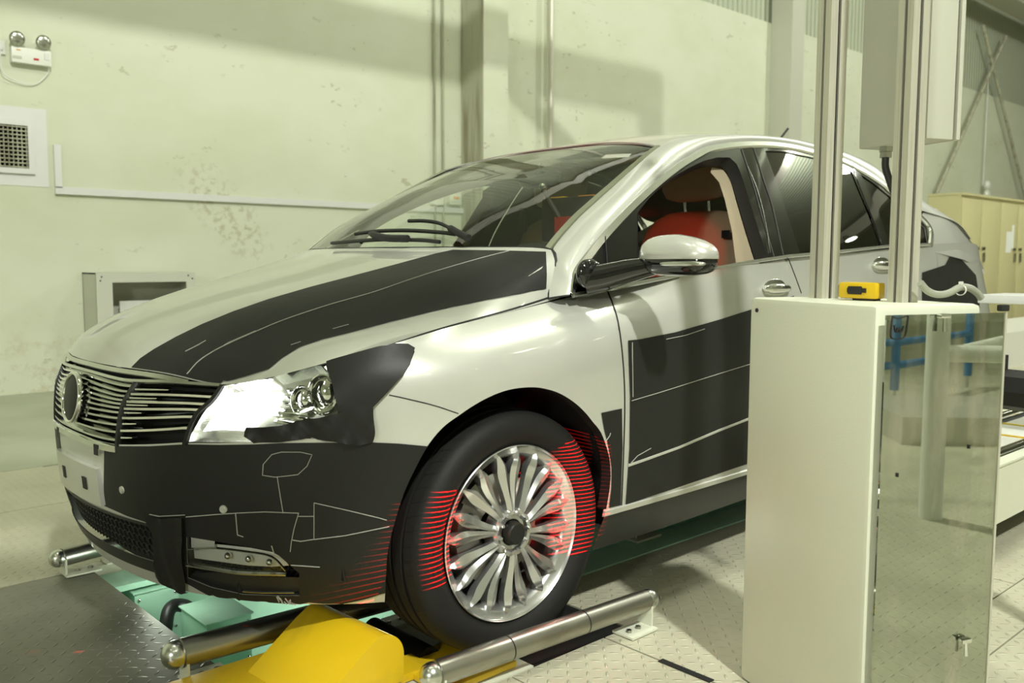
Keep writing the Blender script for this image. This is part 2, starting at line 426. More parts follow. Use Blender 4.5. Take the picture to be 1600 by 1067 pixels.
WSC = Surf(np.linspace(0, 1.4, 41), np.linspace(0, .9, 31), WS)
if WSC.N[20, 15][2] < 0: WSC.N *= -1
# roof
nr = NR-ih; ctr = nspline([0, .15, .35, .55, .75, .9, 1.0], np.array([[1.055, 1.494], [1.32, 1.548], [1.72, 1.585], [2.12, 1.594], [2.55, 1.57], [2.92, 1.48], [3.2, 1.36]]), np.linspace(0, 1, nr))
iend = int(np.argmin(np.linalg.norm(Ec-np.array([3.1, -.63, 1.27]), axis=1)))
nr = iend-ih+1; ctr = nspline([0, .15, .35, .55, .75, .9, 1.0], np.array([[1.055, 1.494], [1.32, 1.548], [1.72, 1.585], [2.12, 1.594], [2.55, 1.57], [2.92, 1.48], [3.2, 1.36]]), np.linspace(0, 1, nr))
RF = np.zeros((nr, 41, 3))
for i in range(nr):
    e = Ec[ih+i]
    for j in range(41):
        y = e[1]*(1-2*j/40); t = abs(y/e[1]); w = 1-t**2.2
        RF[i, j] = (e[0]*(1-w)+ctr[i][0]*w, y, e[2]*(1-w)+ctr[i][1]*w)
ROOF = Surf(np.linspace(0, 2.2, nr), np.linspace(0, 1.2, 41), RF)
if ROOF.N[nr//2, 20][2] < 0: ROOF.N *= -1
# bonnet
Cc = nspline([0, .08, .2, .45, .7, 1.0], np.array([[-.775, .765], [-.758, .806], [-.69, .858], [-.45, .945], [-.19, 1.01], [.12, 1.083]]), np.linspace(0, 1, 61))
Ee = nspline([0, .25, .5, .75, 1.0], np.array([[-.335, -.80, .838], [-.18, -.795, .868], [-.03, -.788, .889], [.12, -.786, .911], [.262, -.786, .935]]), np.linspace(0, 1, 61))
ts = np.linspace(-1, 1, 81)
fr = np.linspace(0, S[5], 41); Fr = np.array([BODY.p(q, .66)[0] for q in fr])
def front(t):
    u = abs(t)*S[5]; p = BODY.p(u, .66)[0]; return p*np.array([1, -1 if t > 0 else 1, 1])
HT = np.zeros((61, 81, 3))
def sec(s, i, t):
    c, e = Cc[i], Ee[i]; p = 2.6+s**2*24; a = abs(t)
    xk = e[0]+.055*s*s; x = c[0]+(xk-c[0])*(a/.9)**(2-.2*s) if a < .9 else xk+(e[0]-xk)*(a-.9)/.1; y = e[1]*a
    if s > .5: # the cowl edge is nearly straight until the corner
        pass
    z = e[2]+(c[1]-e[2])*(1-a**p)
    if a > .9: y = e[1]*a
    return np.array([x, (y if t < 0 else -y), z])
F0 = [front(t) for t in ts]; S0 = [sec(0, 0, t) for t in ts]
for i in range(61):
    s = i/60
    for j, t in enumerate(ts):
        HT[i, j] = sec(s, i, t)+(F0[j]-S0[j])*(1-s)**2.2
HOOD = Surf(np.linspace(0, 1.05, 61), np.linspace(-.8, .8, 81), HT)
if HOOD.N[30, 40][2] < 0: HOOD.N *= -1
# ---- openings on the body
arch_px = [(603, 900), (605, 868), (612, 832), (630, 773), (648, 733), (668, 697), (692, 668), (720, 647), (746, 630), (774, 616), (800, 608), (828, 605), (850, 607), (873, 614), (895, 627), (913, 643), (927, 660), (938, 674), (946, 693), (952, 715), (954, 738), (953, 760), (950, 780), (947, 797)]
arch = bp(arch_px, True, 6)
arch_uv_front = arch[0]; U0 = lambda uv: uv[0]
seam_fd = bp([(948, 452), (957, 474), (965, 500), (971, 540), (975, 590), (976, 640), (974, 715), (971, 789)])
def line_v(u0, u1, v, n=24): return [np.array([u0+(u1-u0)*k/n, v]) for k in range(n+1)]
def line_u(u, v0, v1, n=16): return [np.array([u, v0+(v1-v0)*k/n]) for k in range(n+1)]
def mir(P): return [np.array([-p[0], p[1]]) for p in P]
VT = .66
# sill line (under chrome strip)
VS = bp([(950, 803)])[0][1] if False else BODY.hit(1035, 776)[1]
# front bumper region: everything in front, below the grille/headlamp, down to the lip
grT = [(100, 566), (150, 584), (207, 598), (270, 597), (348, 603)]
hl_in = [(348, 603), (320, 642), (290, 689)]
grB = [(290, 690), (235, 694), (183, 694), (165, 691), (135, 681), (100, 660)]
gT = [q for q in bp([(124, 577), (150, 584), (178, 592), (207, 597), (270, 599), (346, 604)])]
gR = bp([(346, 604), (320, 642), (289, 690)], False)
gB = bp([(289, 691), (235, 694), (183, 694), (150, 687), (124, 677)])
# symmetric grille opening
uc = 0.0
gTop = [q for q in gT if q[0] > .01]; gBot = [q for q in gB if q[0] > .01]
grille_half = [np.array([0, gTop[0][1]])]+gTop+gR[1:]+gBot+[np.array([0, gBot[-1][1]])]
grille_open = grille_half[1:-1]+mir(grille_half[1:-1])[::-1]
# headlamp outline (lens + covered outer part)
hlo = bp([(350, 603), (385, 595), (420, 587), (460, 575), (508, 563), (560, 549), (608, 541), (636, 541), (648, 549), (640, 570), (628, 588), (606, 612), (582, 636), (556, 646), (529, 652), (485, 660), (436, 672), (400, 690), (345, 691), (292, 690), (318, 646)], False, 6, True)
hl_lens = bp([(350, 606), (385, 598), (420, 591), (465, 579), (508, 567), (514, 590), (529, 645), (508, 650), (485, 653), (436, 664), (420, 676), (405, 688), (340, 688), (292, 688), (320, 645)], False, 6, True)
# front bumper outline
bump_top = bp([(289, 691), (345, 693), (400, 692)], False)+bp([(582, 690), (625, 692), (669, 695)], False)
# --- panels of the body: every skin carries its own trimmed outline
mi = [True, False]
def ring(*segs):
    out = []
    for s_ in segs: out += list(s_)
    return out
fb_u = arch[0][0]
arch_low = [q for q in arch if q[0] < .3+S[7] and q[1] < .5]
i_b = min(range(len(arch)), key=lambda k: abs(k-next((n for n, q in enumerate(dense(catmull(arch_px, 6), 6)) if q[0] > 668), 10)))
af = arch[:i_b+1]                       # front part of the arch (bumper side), bottom to the bumper/fender seam
ar = arch[i_b:]                         # fender part
hl_t = hlo
hltip = hlo[int(len(hlo)*.55)]
# bumper half outline: centre bottom -> lip to the arch -> up the arch -> seam -> under headlamp -> grille bottom -> centre
seam_bf = bp([(669, 695), (625, 692), (582, 690)], False)
under_hl = bp([(582, 690), (560, 668), (529, 652), (485, 660), (436, 672), (400, 690), (345, 692), (290, 692)], False)
bl = line_v(0, fb_u, .0, 60)
half = ring(bl, line_u(fb_u, 0, af[0][1], 8)[1:], af[1:], seam_bf[1:], under_hl[1:], gBot, [np.array([0, gBot[-1][1]])])
# lower intake opening
li_px = [(104, 776), (140, 792), (190, 812), (243, 822), (243, 893), (205, 882), (170, 862), (140, 838), (118, 808)]
li = [q for q in bp([(117, 782), (150, 795), (190, 810), (243, 822)], True)]+bp([(243, 824), (243, 868)], False)+bp([(243, 868), (215, 860), (180, 841), (150, 818), (128, 800)], True)
intake_v1 = BODY.hit(190, 810)[1]; intake_v0 = BODY.hit(215, 868)[1]
iu1 = BODY.hit(243, 840)[0]
intake = ring(line_v(-iu1, iu1, intake_v1, 40), line_u(iu1, intake_v1, intake_v0, 4)[1:], line_v(iu1, -iu1, intake_v0+.0, 40)[1:])[:-1]
fog = bp([(292, 838), (330, 844), (385, 853), (430, 862), (468, 895), (468, 930), (430, 930), (380, 928), (330, 917), (294, 902)], False, 6, True)
fb = ring(half[1:-1], mir(half[1:-1])[::-1])
p_bump = BODY.panel('front_bumper', fb, 'paint', CAR, spacing=.03, holes=[intake, fog, mir(fog)])
# fender
iA = min(range(len(hlo)), key=lambda k: abs(hlo[k][0]-BODY.hit(648, 549)[0])+abs(hlo[k][1]-BODY.hit(648, 549)[1]))
f_edge = bp([(608, 541), (636, 541), (648, 549), (640, 570), (628, 588), (606, 612), (582, 636)], False)+bp([(582, 636), (582, 690), (625, 692), (669, 695)], False)[1:]
u_door_top = seam_fd[0][0]
fend = ring(line_v(u_door_top, f_edge[0][0], VT, 30), f_edge, ar[1:], [np.array([ar[-1][0]+.002, ar[-1][1]])], seam_fd[::-1])
def both(fn_name, out, m, **k):
    a = BODY.panel(fn_name, out, m, CAR, **k)
    k2 = dict(k); k2['holes'] = [mir(h) for h in k.get('holes', [])]
    b = BODY.panel(fn_name, mir(out)[::-1], m, CAR, **k2)
    return a, b
both('front_fender', fend, 'paint')
ud2 = BODY.hit(1252, 458)[0]
seam_rd = bp([(1230, 400), (1241, 428), (1252, 458)])+line_u(ud2+.01, BODY.hit(1252, 458)[1]-.03, VS, 10)
both('front_door', ring(line_v(u_door_top, seam_rd[0][0], VT, 30), seam_rd, line_v(seam_rd[-1][0], seam_fd[-1][0], VS, 30), seam_fd[::-1]), 'paint', spacing=.035)
ur2 = S[13]-.25
rear_arch = [np.array([S[12]+.48+.40*math.cos(a), .14+.42*math.sin(a)]) for a in np.linspace(math.pi, 0, 30)]
ra = [q if q[1] > .01 else np.array([q[0], .0]) for q in rear_arch]
both('rear_door', ring(line_v(seam_rd[0][0], ra[8][0], VT, 20), line_u(ra[8][0], VT, ra[8][1], 6)[1:], ra[8::-1][1:], line_v(ra[0][0], seam_rd[-1][0], VS, 16), seam_rd[::-1])[:-1], 'paint', spacing=.05)
both('quarter_panel', ring(line_v(ra[8][0], UMAX-.35, VT, 30), line_u(UMAX-.35, VT, 0, 10)[1:], line_v(UMAX-.35, ra[-1][0], 0, 20)[1:], ra[::-1][1:22]), 'paint', spacing=.05)
BODY.panel('rear_bumper', ring(line_v(UMAX-.35, UMAX, VT, 8), line_v(UMAX, UMAX-.35, 0, 8)), 'paint', CAR, spacing=.06)
BODY.panel('rear_bumper', mir(ring(line_v(UMAX-.35, UMAX, VT, 8), line_v(UMAX, UMAX-.35, 0, 8)))[::-1], 'paint', CAR, spacing=.06)
# sills
sf = ar[-1][0]
both('sill', ring(line_v(sf, ra[0][0], VS, 50), line_v(ra[0][0], sf, .0, 50)), 'dark', spacing=.05)
st = [np.array([sf-.01+(ra[0][0]-sf)*k/40, VS]) for k in range(41)]
BODY.ribbon('sill_strip', st, .022, .006, 'paint', CAR)
# bonnet
def hcrop(name, uv, m, **k): return HOOD.panel(name, uv, m, CAR, **k)
hood_out = ring([(0, t) for t in np.linspace(-.8, .8, 60)], [(s_, .8) for s_ in np.linspace(0, 1.05, 40)][1:], [(1.05, t) for t in np.linspace(.8, -.8, 60)][1:], [(s_, -.8) for s_ in np.linspace(1.05, 0, 40)][1:-1])
hcrop('hood', hood_out, 'paint', spacing=.03)
# roof, rails, windscreen
def rect(u1, v1, nu=50, nv=20): return ring([(u, 0) for u in np.linspace(0, u1, nu)], [(u1, v) for v in np.linspace(0, v1, nv)][1:], [(u, v1) for u in np.linspace(u1, 0, nu)][1:], [(0, v) for v in np.linspace(v1, 0, nv)][1:-1])
ROOF.panel('roof', rect(2.2, 1.2), 'paint', CAR, spacing=.05)
ra_px = RAIL.path([(861, 392), (858, 430), (858, 467), (890, 461)], False, 4)
uA, uD = ra_px[0][0], ra_px[-1][0]
rail_out = ring([(min(q[0], 1.0), min(max(q[1], 0), .144)) for q in ra_px], [(u, 0) for u in np.linspace(uD, (NR-1)*.03, 130)][1:], [((NR-1)*.03, v) for v in np.linspace(0, .144, 7)][1:], [(u, .144) for u in np.linspace((NR-1)*.03, uA, 130)][1:-1])
for mr in (False, True):
    RAIL.panel('roof_rail', rail_out, 'paint', CAR, spacing=.03, mirror=mr)
    o = RAIL.panel('pillar_lining', [(max(a_, uA+.10), b_) for a_, b_ in rect((NR-1)*.03, 12*.012, 139, 7) if a_ > uA or b_ in (0, .144)][0:0]+ring([(u, 0) for u in np.linspace(uA+.1, (NR-1)*.03, 100)], [(u, .144) for u in np.linspace((NR-1)*.03, uA+.1, 100)]), 'cream', CAR, off=-.03, spacing=.06, mirror=mr)
WSC.panel('windshield', rect(1.4, .9, 60, 40), 'glass', CAR, spacing=.05, off=-.004)
ROOF.panel('headliner', rect(2.2, 1.2), 'cream', CAR, spacing=.08, off=-.04)
WSC.ribbon('windshield_seal', [(u, .895) for u in np.linspace(0.01, 1.39, 60)], .012, .002, 'sealgrey', CAR)
for mr in (False, True):
    WSC.ribbon('windshield_seal', [(.010, v) for v in np.linspace(.0, .9, 40)], .022, .004, 'olive', CAR, mirror=mr)
BODY  # ---- seams
def seam(name, lines, w=.005): return BODY.marks(name, lines, w, 'seam', CAR, off=.0008, smooth=True, h=.0004)
seam('door_gap', [[(948, 452), (957, 474), (965, 500), (971, 540), (975, 590), (976, 640), (974, 715), (971, 789)]], .006)
seam('door_gap', [[(1230, 400), (1241, 428), (1252, 458)]], .006)
seam('bumper_gap', [[(608, 617), (640, 624), (680, 634), (716, 646)]], .003)
hs = [(u, -.8) for u in np.linspace(.0, 1.05, 60)]
HOOD.ribbon('hood_gap', [(u, -.797) for u in np.linspace(0, 1.05, 60)], .007, .001, 'seam', CAR)
HOOD.ribbon('hood_gap', [(1.046, v) for v in np.linspace(-.797, .797, 80)], .010, .001, 'seam', CAR)
RAIL.marks('fender_gap', [[(860, 394), (857, 430), (857, 466), (890, 461)]], .005, 'seam', CAR, off=.001)
# ---- window frames, glass and bright trim on the sides
def sp(pix, smooth=False, closed=False): return SIDE.path(pix, smooth, 6, closed)
Din = [(904, 448), (907, 425), (946, 373), (993, 322), (1049, 273), (1091, 246), (1118, 234), (1173, 228), (1225, 231), (1272, 241), (1323, 257), (1368, 283), (1390, 301), (1425, 331), (1449, 354)]
beltp = [(1453, 384), (1388, 389), (1316, 396), (1230, 404), (1100, 427), (948, 455)]
frame_out = sp(catmull(Din, 5))+sp(beltp)
open_px = [(997, 436), (997, 332), (1013, 311), (1030, 294), (1052, 276), (1075, 263), (1100, 251), (1120, 246), (1140, 246), (1151, 256), (1158, 272), (1166, 297), (1182, 349), (1199, 402), (1150, 412), (1100, 420), (1040, 430)]
rg_px = [(1196, 235), (1225, 236), (1272, 246), (1318, 261), (1332, 268), (1345, 300), (1360, 335), (1378, 384), (1316, 391), (1251, 396), (1236, 350), (1222, 305), (1208, 268)]
qg_px = [(1346, 272), (1366, 286), (1388, 304), (1423, 335), (1446, 356), (1450, 381), (1392, 386), (1375, 335), (1360, 303)]
opn, rgl, qgl = sp(open_px, closed=True), sp(rg_px, closed=True), sp(qg_px, closed=True)
SIDE.panel('window_frame', frame_out, 'black', CAR, off=-.002, spacing=.03, holes=[opn, rgl, qgl])
tri = sp([(912, 444), (914, 430), (945, 386), (950, 380), (990, 340), (990, 432)], closed=True)
SIDE.panel('window_frame', frame_out, 'black', CAR, off=-.002, spacing=.03, holes=[opn, rgl, qgl, tri], mirror=True)
for mr in (False, True):
    SIDE.panel('rear_window', rgl, 'tint', CAR, off=-.006, spacing=.04, mirror=mr)
    SIDE.panel('quarter_window', qgl, 'tint', CAR, off=-.006, spacing=.04, mirror=mr)
SIDE.panel('front_window', tri, 'glass', CAR, off=-.006, spacing=.04, mirror=True)
arcp = [(894, 458), (899, 440), (906, 420), (944, 370), (992, 319), (1048, 270), (1090, 243), (1117, 231.5), (1173, 225.5), (1225, 228), (1272, 238), (1323, 254), (1369, 280), (1391, 298), (1425, 327), (1446, 346), (1455, 362), (1454, 383)]
bltp = [(893, 462), (948, 452), (1020, 438), (1100, 423), (1165, 411), (1230, 401), (1316, 393), (1388, 385), (1452, 382)]
arc_uv = sp(catmull(arcp, 5)); blt_uv = sp(bltp)
for mr in (False, True):
    SIDE.ribbon('window_trim', arc_uv, [.014+.015*min(1, k/5) for k in range(len(arc_uv))], .006, 'satin', CAR, mirror=mr)
    SIDE.ribbon('belt_trim', blt_uv, .013, .008, 'satin', CAR, off=.001, mirror=mr)
SIDE.ribbon('trim_split', sp([(944, 371), (946, 400), (949, 448)]), .004, .007, 'seam', CAR)
SIDE.marks('pillar_seam', [[(1159, 233), (1176, 285), (1193, 345), (1210, 402)], [(1178, 231), (1195, 285), (1207, 322), (1224, 398)]], .006, 'trimdark', CAR, off=.0005, smooth=True)
SIDE.marks('pillar_seam', [[(1168, 260), (1184, 300), (1196, 350), (1203, 395)]], .0025, 'satin', CAR, off=.002, smooth=True)
SIDE.marks('pillar_seam', [[(1334, 264), (1352, 310), (1366, 345), (1380, 384)]], .012, 'black', CAR, off=.0005, smooth=True)
# inner door frame and lining around the open window
for k, mr in ((0, False), (1, True)):
    Vv, Ff = [], []
    loop = opn; n = len(loop)
    for q in loop:
        for o_ in (0, -.015, -.05): Vv.append(SIDE.p(q[0], q[1], o_)[0]*np.array([1, -1 if mr else 1, 1]))
    for i in range(n):
        for j in range(2):
            a = i*3+j; b = ((i+1) % n)*3+j; Ff.append((a, a+1, b+1, b))
    obj('window_channel', Vv, Ff, 'black_matt', CAR, smooth=True)
    bp_px = [(1128, 246), (1146, 250), (1158, 268), (1166, 297), (1182, 349), (1200, 404), (1170, 408), (1162, 350), (1150, 300), (1140, 270), (1126, 254)]
    SIDE.panel('pillar_trim', sp(bp_px, closed=True), 'pillar', CAR, off=-.055, spacing=.04, mirror=mr)
    SIDE.panel('door_lining', ring([(x, belt(x)-.003) for x in np.linspace(.35, 3.0, 40)], [(x, .88) for x in np.linspace(3.0, .35, 40)]), 'trimdark', CAR, off=-.06, spacing=.05, mirror=mr)
# rear end closing
TG = np.zeros((12, 21, 3)); Er_ = Ec[iend]
for i in range(12):
    f = i/11; a = Ec[min(NR-1, iend+int((NR-1-iend)*min(1, f*1.6)))]*(1-f)+np.array([3.55, -.66, 1.05])*f if f > 0 else Er_
    cx = 3.2*(1-f)+3.70*f; cz = 1.36*(1-f)+.99*f
    for j in range(21):
        y = a[1]*(1-2*j/20); t = abs(y/a[1])**2.2; TG[i, j] = (cx*(1-t)+a[0]*t, y, cz*(1-t)+a[2]*t)
TAIL = Surf(np.linspace(0, .5, 12), np.linspace(0, 1.2, 21), TG)
if TAIL.N[6, 10][0] < 0: TAIL.N *= -1
TAIL.panel('tailgate', rect(.5, 1.2, 12, 20), 'paint', CAR, spacing=.08)
TAIL.panel('tailgate_film', [(.02, .02), (.48, .02), (.48, 1.18), (.02, 1.18)], 'film', CAR, off=.003, spacing=.04)
for mr in (False, True):
    SIDE.panel('rear_pillar', [(2.50, belt(2.5)-.02), (2.52, 1.20), (2.66, 1.27), (2.85, 1.30), (3.02, 1.255), (3.2, 1.165), (3.4, 1.13), (3.55, 1.06), (3.55, .98)], 'paint', CAR, off=-.010, spacing=.05, mirror=mr)
# ---- charcoal film
def film(surf, name, pix, off=.002, smooth=False, step=6, **k):
    return surf.panel(name, surf.path(pix, smooth, step, True), 'film', CAR, off=off, **k)
bf = bp([(164, 694), (183, 697), (235, 697), (289, 694), (345, 695), (400, 694), (440, 692), (582, 691), (625, 693), (667, 697)], False)
afd = [q for q in af if q[1] > .02]
low = bp([(600, 926), (560, 938), (491, 949), (416, 950), (341, 935), (296, 913), (262, 896), (243, 889)], True)
bfilm = ring(bf, afd[::-1], [np.array([fb_u, low[0][1]])], low[1:], bp([(243, 820), (200, 806), (164, 790)], False)[1:])
for q in ([bfilm, fog],): BODY.panel('bumper_film', q[0], 'film', CAR, off=.002, spacing=.03, holes=[q[1]])
BODY.panel('bumper_film', mir(bfilm)[::-1], 'film', CAR, off=.002, spacing=.03, holes=[mir(fog)])
BODY.panel('quarter_film', BODY.path([(1440, 426), (1476, 414), (1484, 398), (1500, 404), (1524, 430), (1530, 470), (1526, 560), (1440, 560)], False, 6, True), 'film', CAR, off=.003, spacing=.05)
film(BODY, 'fender_film', [(939, 645), (971, 638), (972, 700), (969, 789), (951, 793), (955, 760), (955, 730), (950, 697), (943, 668)])
film(BODY, 'door_film', [(981, 532), (1000, 530), (1055, 519), (1128, 498), (1240, 462), (1240, 700), (1121, 740), (1050, 764), (977, 788), (979, 760), (983, 700), (984, 620), (982, 570)], spacing=.04)
BODY.marks('film_gap', [[(981, 727), (1010, 717), (1060, 699), (1121, 673), (1180, 650)]], .010, 'paint', CAR, off=.003)
BODY.marks('film_edge', [[(986, 626), (1030, 613), (1125, 583), (1200, 560)], [(985, 723), (995, 712), (1016, 700)], [(1040, 530), (1070, 524), (1100, 514)], [(987, 535), (988, 620)], [(945, 690), (952, 680), (953, 676)]], .0022, 'filmline', CAR, off=.003)
hf = [(206, 590), (204, 576), (220, 560), (241, 546), (275, 527), (316, 507), (365, 487), (420, 468), (485, 449), (550, 432), (610, 416), (680, 397), (708, 391), (780, 392), (853, 394), (854, 430), (853, 452), (800, 461), (740, 473), (680, 486), (610, 503), (550, 519), (505, 530), (469, 542), (440, 560), (420, 577), (385, 588), (356, 596), (347, 610), (300, 606), (250, 602), (212, 596)]
hfuv = HOOD.path(hf, False, 6, True); hfuv = [np.array([min(max(q[0], .004), 1.035), min(max(q[1], -.797), .797)]) for q in hfuv]
HOOD.panel('hood_film', hfuv, 'film', CAR, off=.002, spacing=.03)
HOOD.marks('film_edge', [[(293, 585), (310, 566), (330, 552), (355, 539), (400, 519), (446, 500), (515, 477), (582, 458), (640, 438), (700, 419), (760, 402), (796, 393)]], .0025, 'filmline', CAR, off=.003, smooth=True)
HOOD.marks('film_edge', [[(350, 541), (358, 536), (400, 518)], [(290, 550), (310, 540), (322, 533)], [(455, 540), (470, 535)], [(520, 515), (545, 508)]], .0016, 'filmline', CAR, off=.003)
# covered outer headlamp and crumpled tape below it
hfpx = [(508, 562), (560, 548), (608, 539), (636, 540), (647, 547), (641, 568), (628, 588), (606, 612), (583, 636), (584, 690), (560, 696), (520, 689), (480, 684), (440, 690), (400, 692), (384, 681), (390, 668), (436, 665), (485, 654), (530, 646), (521, 604)]
o = BODY.panel('headlamp_film', BODY.path(hfpx, False, 5, True), 'film', CAR, off=.010, spacing=.018)
rs = np.random.RandomState(4)
for v in o.data.vertices:
    z = v.co.z
    if z < .70 and v.co.y < -.55:
        a = .006*math.sin(v.co.x*70+z*55)+.004*math.sin(v.co.x*150-z*90)
        v.co.y -= a*min(1, (.70-z)/.03)
# film cut marks on the bumper
BODY.marks('film_edge', [
 [(436, 664), (440, 674), (460, 683), (480, 682), (510, 690), (526, 689)], [(425, 710), (412, 725), (411, 742), (430, 745), (450, 743), (466, 741), (480, 728), (488, 710), (470, 706), (440, 706), (425, 710)],
 [(434, 745), (437, 765), (443, 801)], [(235, 803), (250, 806), (290, 804)], [(292, 807), (340, 803), (369, 801), (415, 799), (467, 801)], [(369, 801), (372, 835), (381, 838)], [(467, 801), (460, 825), (456, 845), (454, 861)],
 [(467, 806), (491, 806)], [(491, 785), (491, 842)], [(458, 843), (470, 845), (490, 842)], [(491, 842), (540, 836), (608, 822)], [(491, 785), (540, 796), (590, 808), (604, 812)], [(425, 852), (430, 868)], [(455, 882), (500, 885)]], .0018, 'filmline', CAR, off=.0035, smooth=False)
sc_l = [[(430+3*k+rs.uniform(-3, 3), 931+1.0*k+rs.uniform(-4, 3)), (434+3*k+rs.uniform(-3, 3), 938+1.0*k+rs.uniform(-3, 3))] for k in range(11)]
BODY.marks('scuff_mark', sc_l, .0022, 'filmline', CAR, off=.0035)
o = BODY.panel('hanging_tape', BODY.path([(234, 806), (262, 808), (291, 806), (292, 840), (289, 880), (294, 925), (270, 915), (247, 898), (248, 860), (243, 830)], False, 5, True), 'film', CAR, off=.012, spacing=.02)
for v in o.data.vertices: v.co.x -= .004*math.sin(v.co.y*120+v.co.z*20)
# parking sensors
for k, (x_, y_) in enumerate(((192, 765), (350, 795))):
    q = BODY.hit(x_, y_); P, n = BODY.p(q[0], q[1], .003)
    bm = bmesh.new(); rot = Vector(n).to_track_quat('Z', 'Y').to_matrix().to_4x4()
    bmesh.ops.create_cone(bm, cap_ends=True, segments=20, radius1=.0105, radius2=.0095, depth=.004, matrix=Matrix.Translation(Vector(P)) @ rot)
    bmesh.ops.create_cone(bm, cap_ends=True, segments=20, radius1=.007, radius2=.0065, depth=.007, matrix=Matrix.Translation(Vector(P)) @ rot)
    bobj('parking_sensor', bm, 'paint', CAR, True, 30)
# ---- lower intake
sv0, sv1 = BODY.hit(200, 878)[1], BODY.hit(190, 806)[1]; suu = BODY.hit(245, 840)[0]
BODY.panel('intake_surround', ring(line_v(-suu-.1, suu, sv1, 50), line_u(suu, sv1, sv0, 6)[1:], line_v(suu, -suu-.1, sv0, 50)[1:]), 'dark', CAR, off=.0025, spacing=.03, holes=[intake])
inb = BODY.panel('intake_grille', ring(line_v(-iu1-.06, iu1+.06, intake_v1+.06, 30), line_v(iu1+.06, -iu1-.06, .005, 30)), 'seam', CAR, off=-.05, spacing=.05)
def honey(name, u0, u1, v0, v1, r, off, parent, w=.003):
    bm = bmesh.new(); dx = r*math.sqrt(3); row = 0; v = v0; done = set()
    while v < v1+r:
        u = u0+(dx/2 if row % 2 else 0)
        while u < u1:
            for k in range(3):
                a0 = math.radians(90-60*k); a1 = math.radians(30-60*k)
                A = (u+r*math.cos(a0), v+r*math.sin(a0)*1.0); B = (u+r*math.cos(a1), v+r*math.sin(a1))
                if u0-.01 <= A[0] <= u1+.01 and v0-.01 <= A[1] <= v1+.01 and v0-.01 <= B[1] <= v1+.01:
                    BODY.ribbon(name, [A, B], w, .004, 'dark', CAR, off, bm=bm)
            u += dx
        v += r*1.5; row += 1
    bmesh.ops.recalc_face_normals(bm, faces=bm.faces)
    return bobj(name, bm, 'dark', parent)
honey('honeycomb_mesh', -iu1, iu1, intake_v0, intake_v1, .014, -.02, inb)
# ---- grille
ur1_ = BODY.hit(345, 606)[0]
gp = BODY.panel('grille', ring(line_v(-ur1_-.03, ur1_+.03, VT-.005, 50), line_v(ur1_+.03, -ur1_-.03, gBot[-1][1]-.04, 50)), 'seam', CAR, off=-.06, spacing=.05)
BODY.ribbon('grille_header', [(u, VT-.012) for u in np.linspace(-BODY.hit(300, 592)[0], BODY.hit(300, 592)[0], 60)], .016, .002, 'satin', CAR)
gu_t = np.array([q for q in gTop]); gu_b = np.array(gBot[::-1])
def gv(u, f):
    a = abs(u); vt = np.interp(a, gu_t[:, 0], gu_t[:, 1]); vb = np.interp(a, gu_b[:, 0], gu_b[:, 1]); return vb+(vt-vb)*f
ud0, ud1 = BODY.hit(184, 692)[0], BODY.hit(212, 600)[0]; ur0, ur1 = BODY.hit(289, 690)[0], BODY.hit(345, 606)[0]
rE = .066; EP, EN = BODY.p(0, (gv(0, 0)+gv(0, 1))/2-.0, .012)
ev = (gv(0, 0)+gv(0, 1))/2
SLN = 11
def slat(u0, u1, f, w=.010, h=.016, m='chrome', drop=0., narrow=False):
    n = max(2, int(abs(u1-u0)/.012)); uv = [(u0+(u1-u0)*k/n, gv(u0+(u1-u0)*k/n, f)) for k in range(n+1)]
    ww = [w]*(n+1)
    if narrow: ww = [w*(1-.5*(k/n)**2) for k in range(n+1)]
    return BODY.ribbon('grille_slat', uv, ww, h, m, gp, off=-.012-drop, taper=.35, flat=True)
for k in range(SLN):
    f = (k+.55)/(SLN+.2); ue = ud0+(ud1-ud0)*f-.006
    v_ = gv(0, f)-ev; gap = math.sqrt(max(0, (rE+.006)**2-v_*v_)) if abs(v_) < rE+.006 else 0
    if gap: slat(gap, ue, f, .015); slat(-gap, -ue, f, .015)
    else: slat(-ue, ue, f, .015)
for sgn in (1, -1):
    for k in range(5):
        f = (k+.95)/6.1; a = ud0+(ud1-ud0)*f+.012; b = ur0+(ur1-ur0)*f-.004; slat(sgn*a, sgn*b, f, .016)
    for k in range(6):
        f = (k+.45)/6.1; a = ud0+(ud1-ud0)*f+.012; b = a+.045+.085*f**1.3; slat(sgn*a, sgn*b, f, .012, .013, narrow=True)
    uvd = [(sgn*(ud0+(ud1-ud0)*f), gv(ud0+(ud1-ud0)*f, f)) for f in np.linspace(-.02, 1.02, 14)]
    BODY.ribbon('grille_divider', uvd, .013, .012, 'film', gp, off=-.006)
    uvr = [(sgn*(ur0+(ur1-ur0)*f+.003), gv(ur0+(ur1-ur0)*f, f)) for f in np.linspace(-.02, 1.02, 14)]
    BODY.ribbon('grille_frame', uvr, .014, .006, 'film', gp, off=.001)
uvt = [(u, gv(u, 1.0)+.004) for u in np.linspace(-ur1, ur1, 90)]
BODY.ribbon('grille_frame', uvt, .010, .008, 'satin', gp, off=.0)
uvb = [(u, gv(u, 0)-.012) for u in np.linspace(-ud0, ud0, 60)]
bar = BODY.ribbon('bumper_bar', uvb, .022, .006, 'chrome', CAR, off=.002)
bm = bmesh.new(); rot = Vector(EN).to_track_quat('Z', 'Y').to_matrix().to_4x4(); mt = Matrix.Translation(Vector(EP)) @ rot
bmesh.ops.create_uvsphere(bm, u_segments=40, v_segments=16, radius=1, matrix=mt @ Matrix.Diagonal((rE*.93, rE*.93, .010, 1)))
em = bobj('emblem_cover', bm, 'film', CAR, True)
bm = bmesh.new(); seg = 56
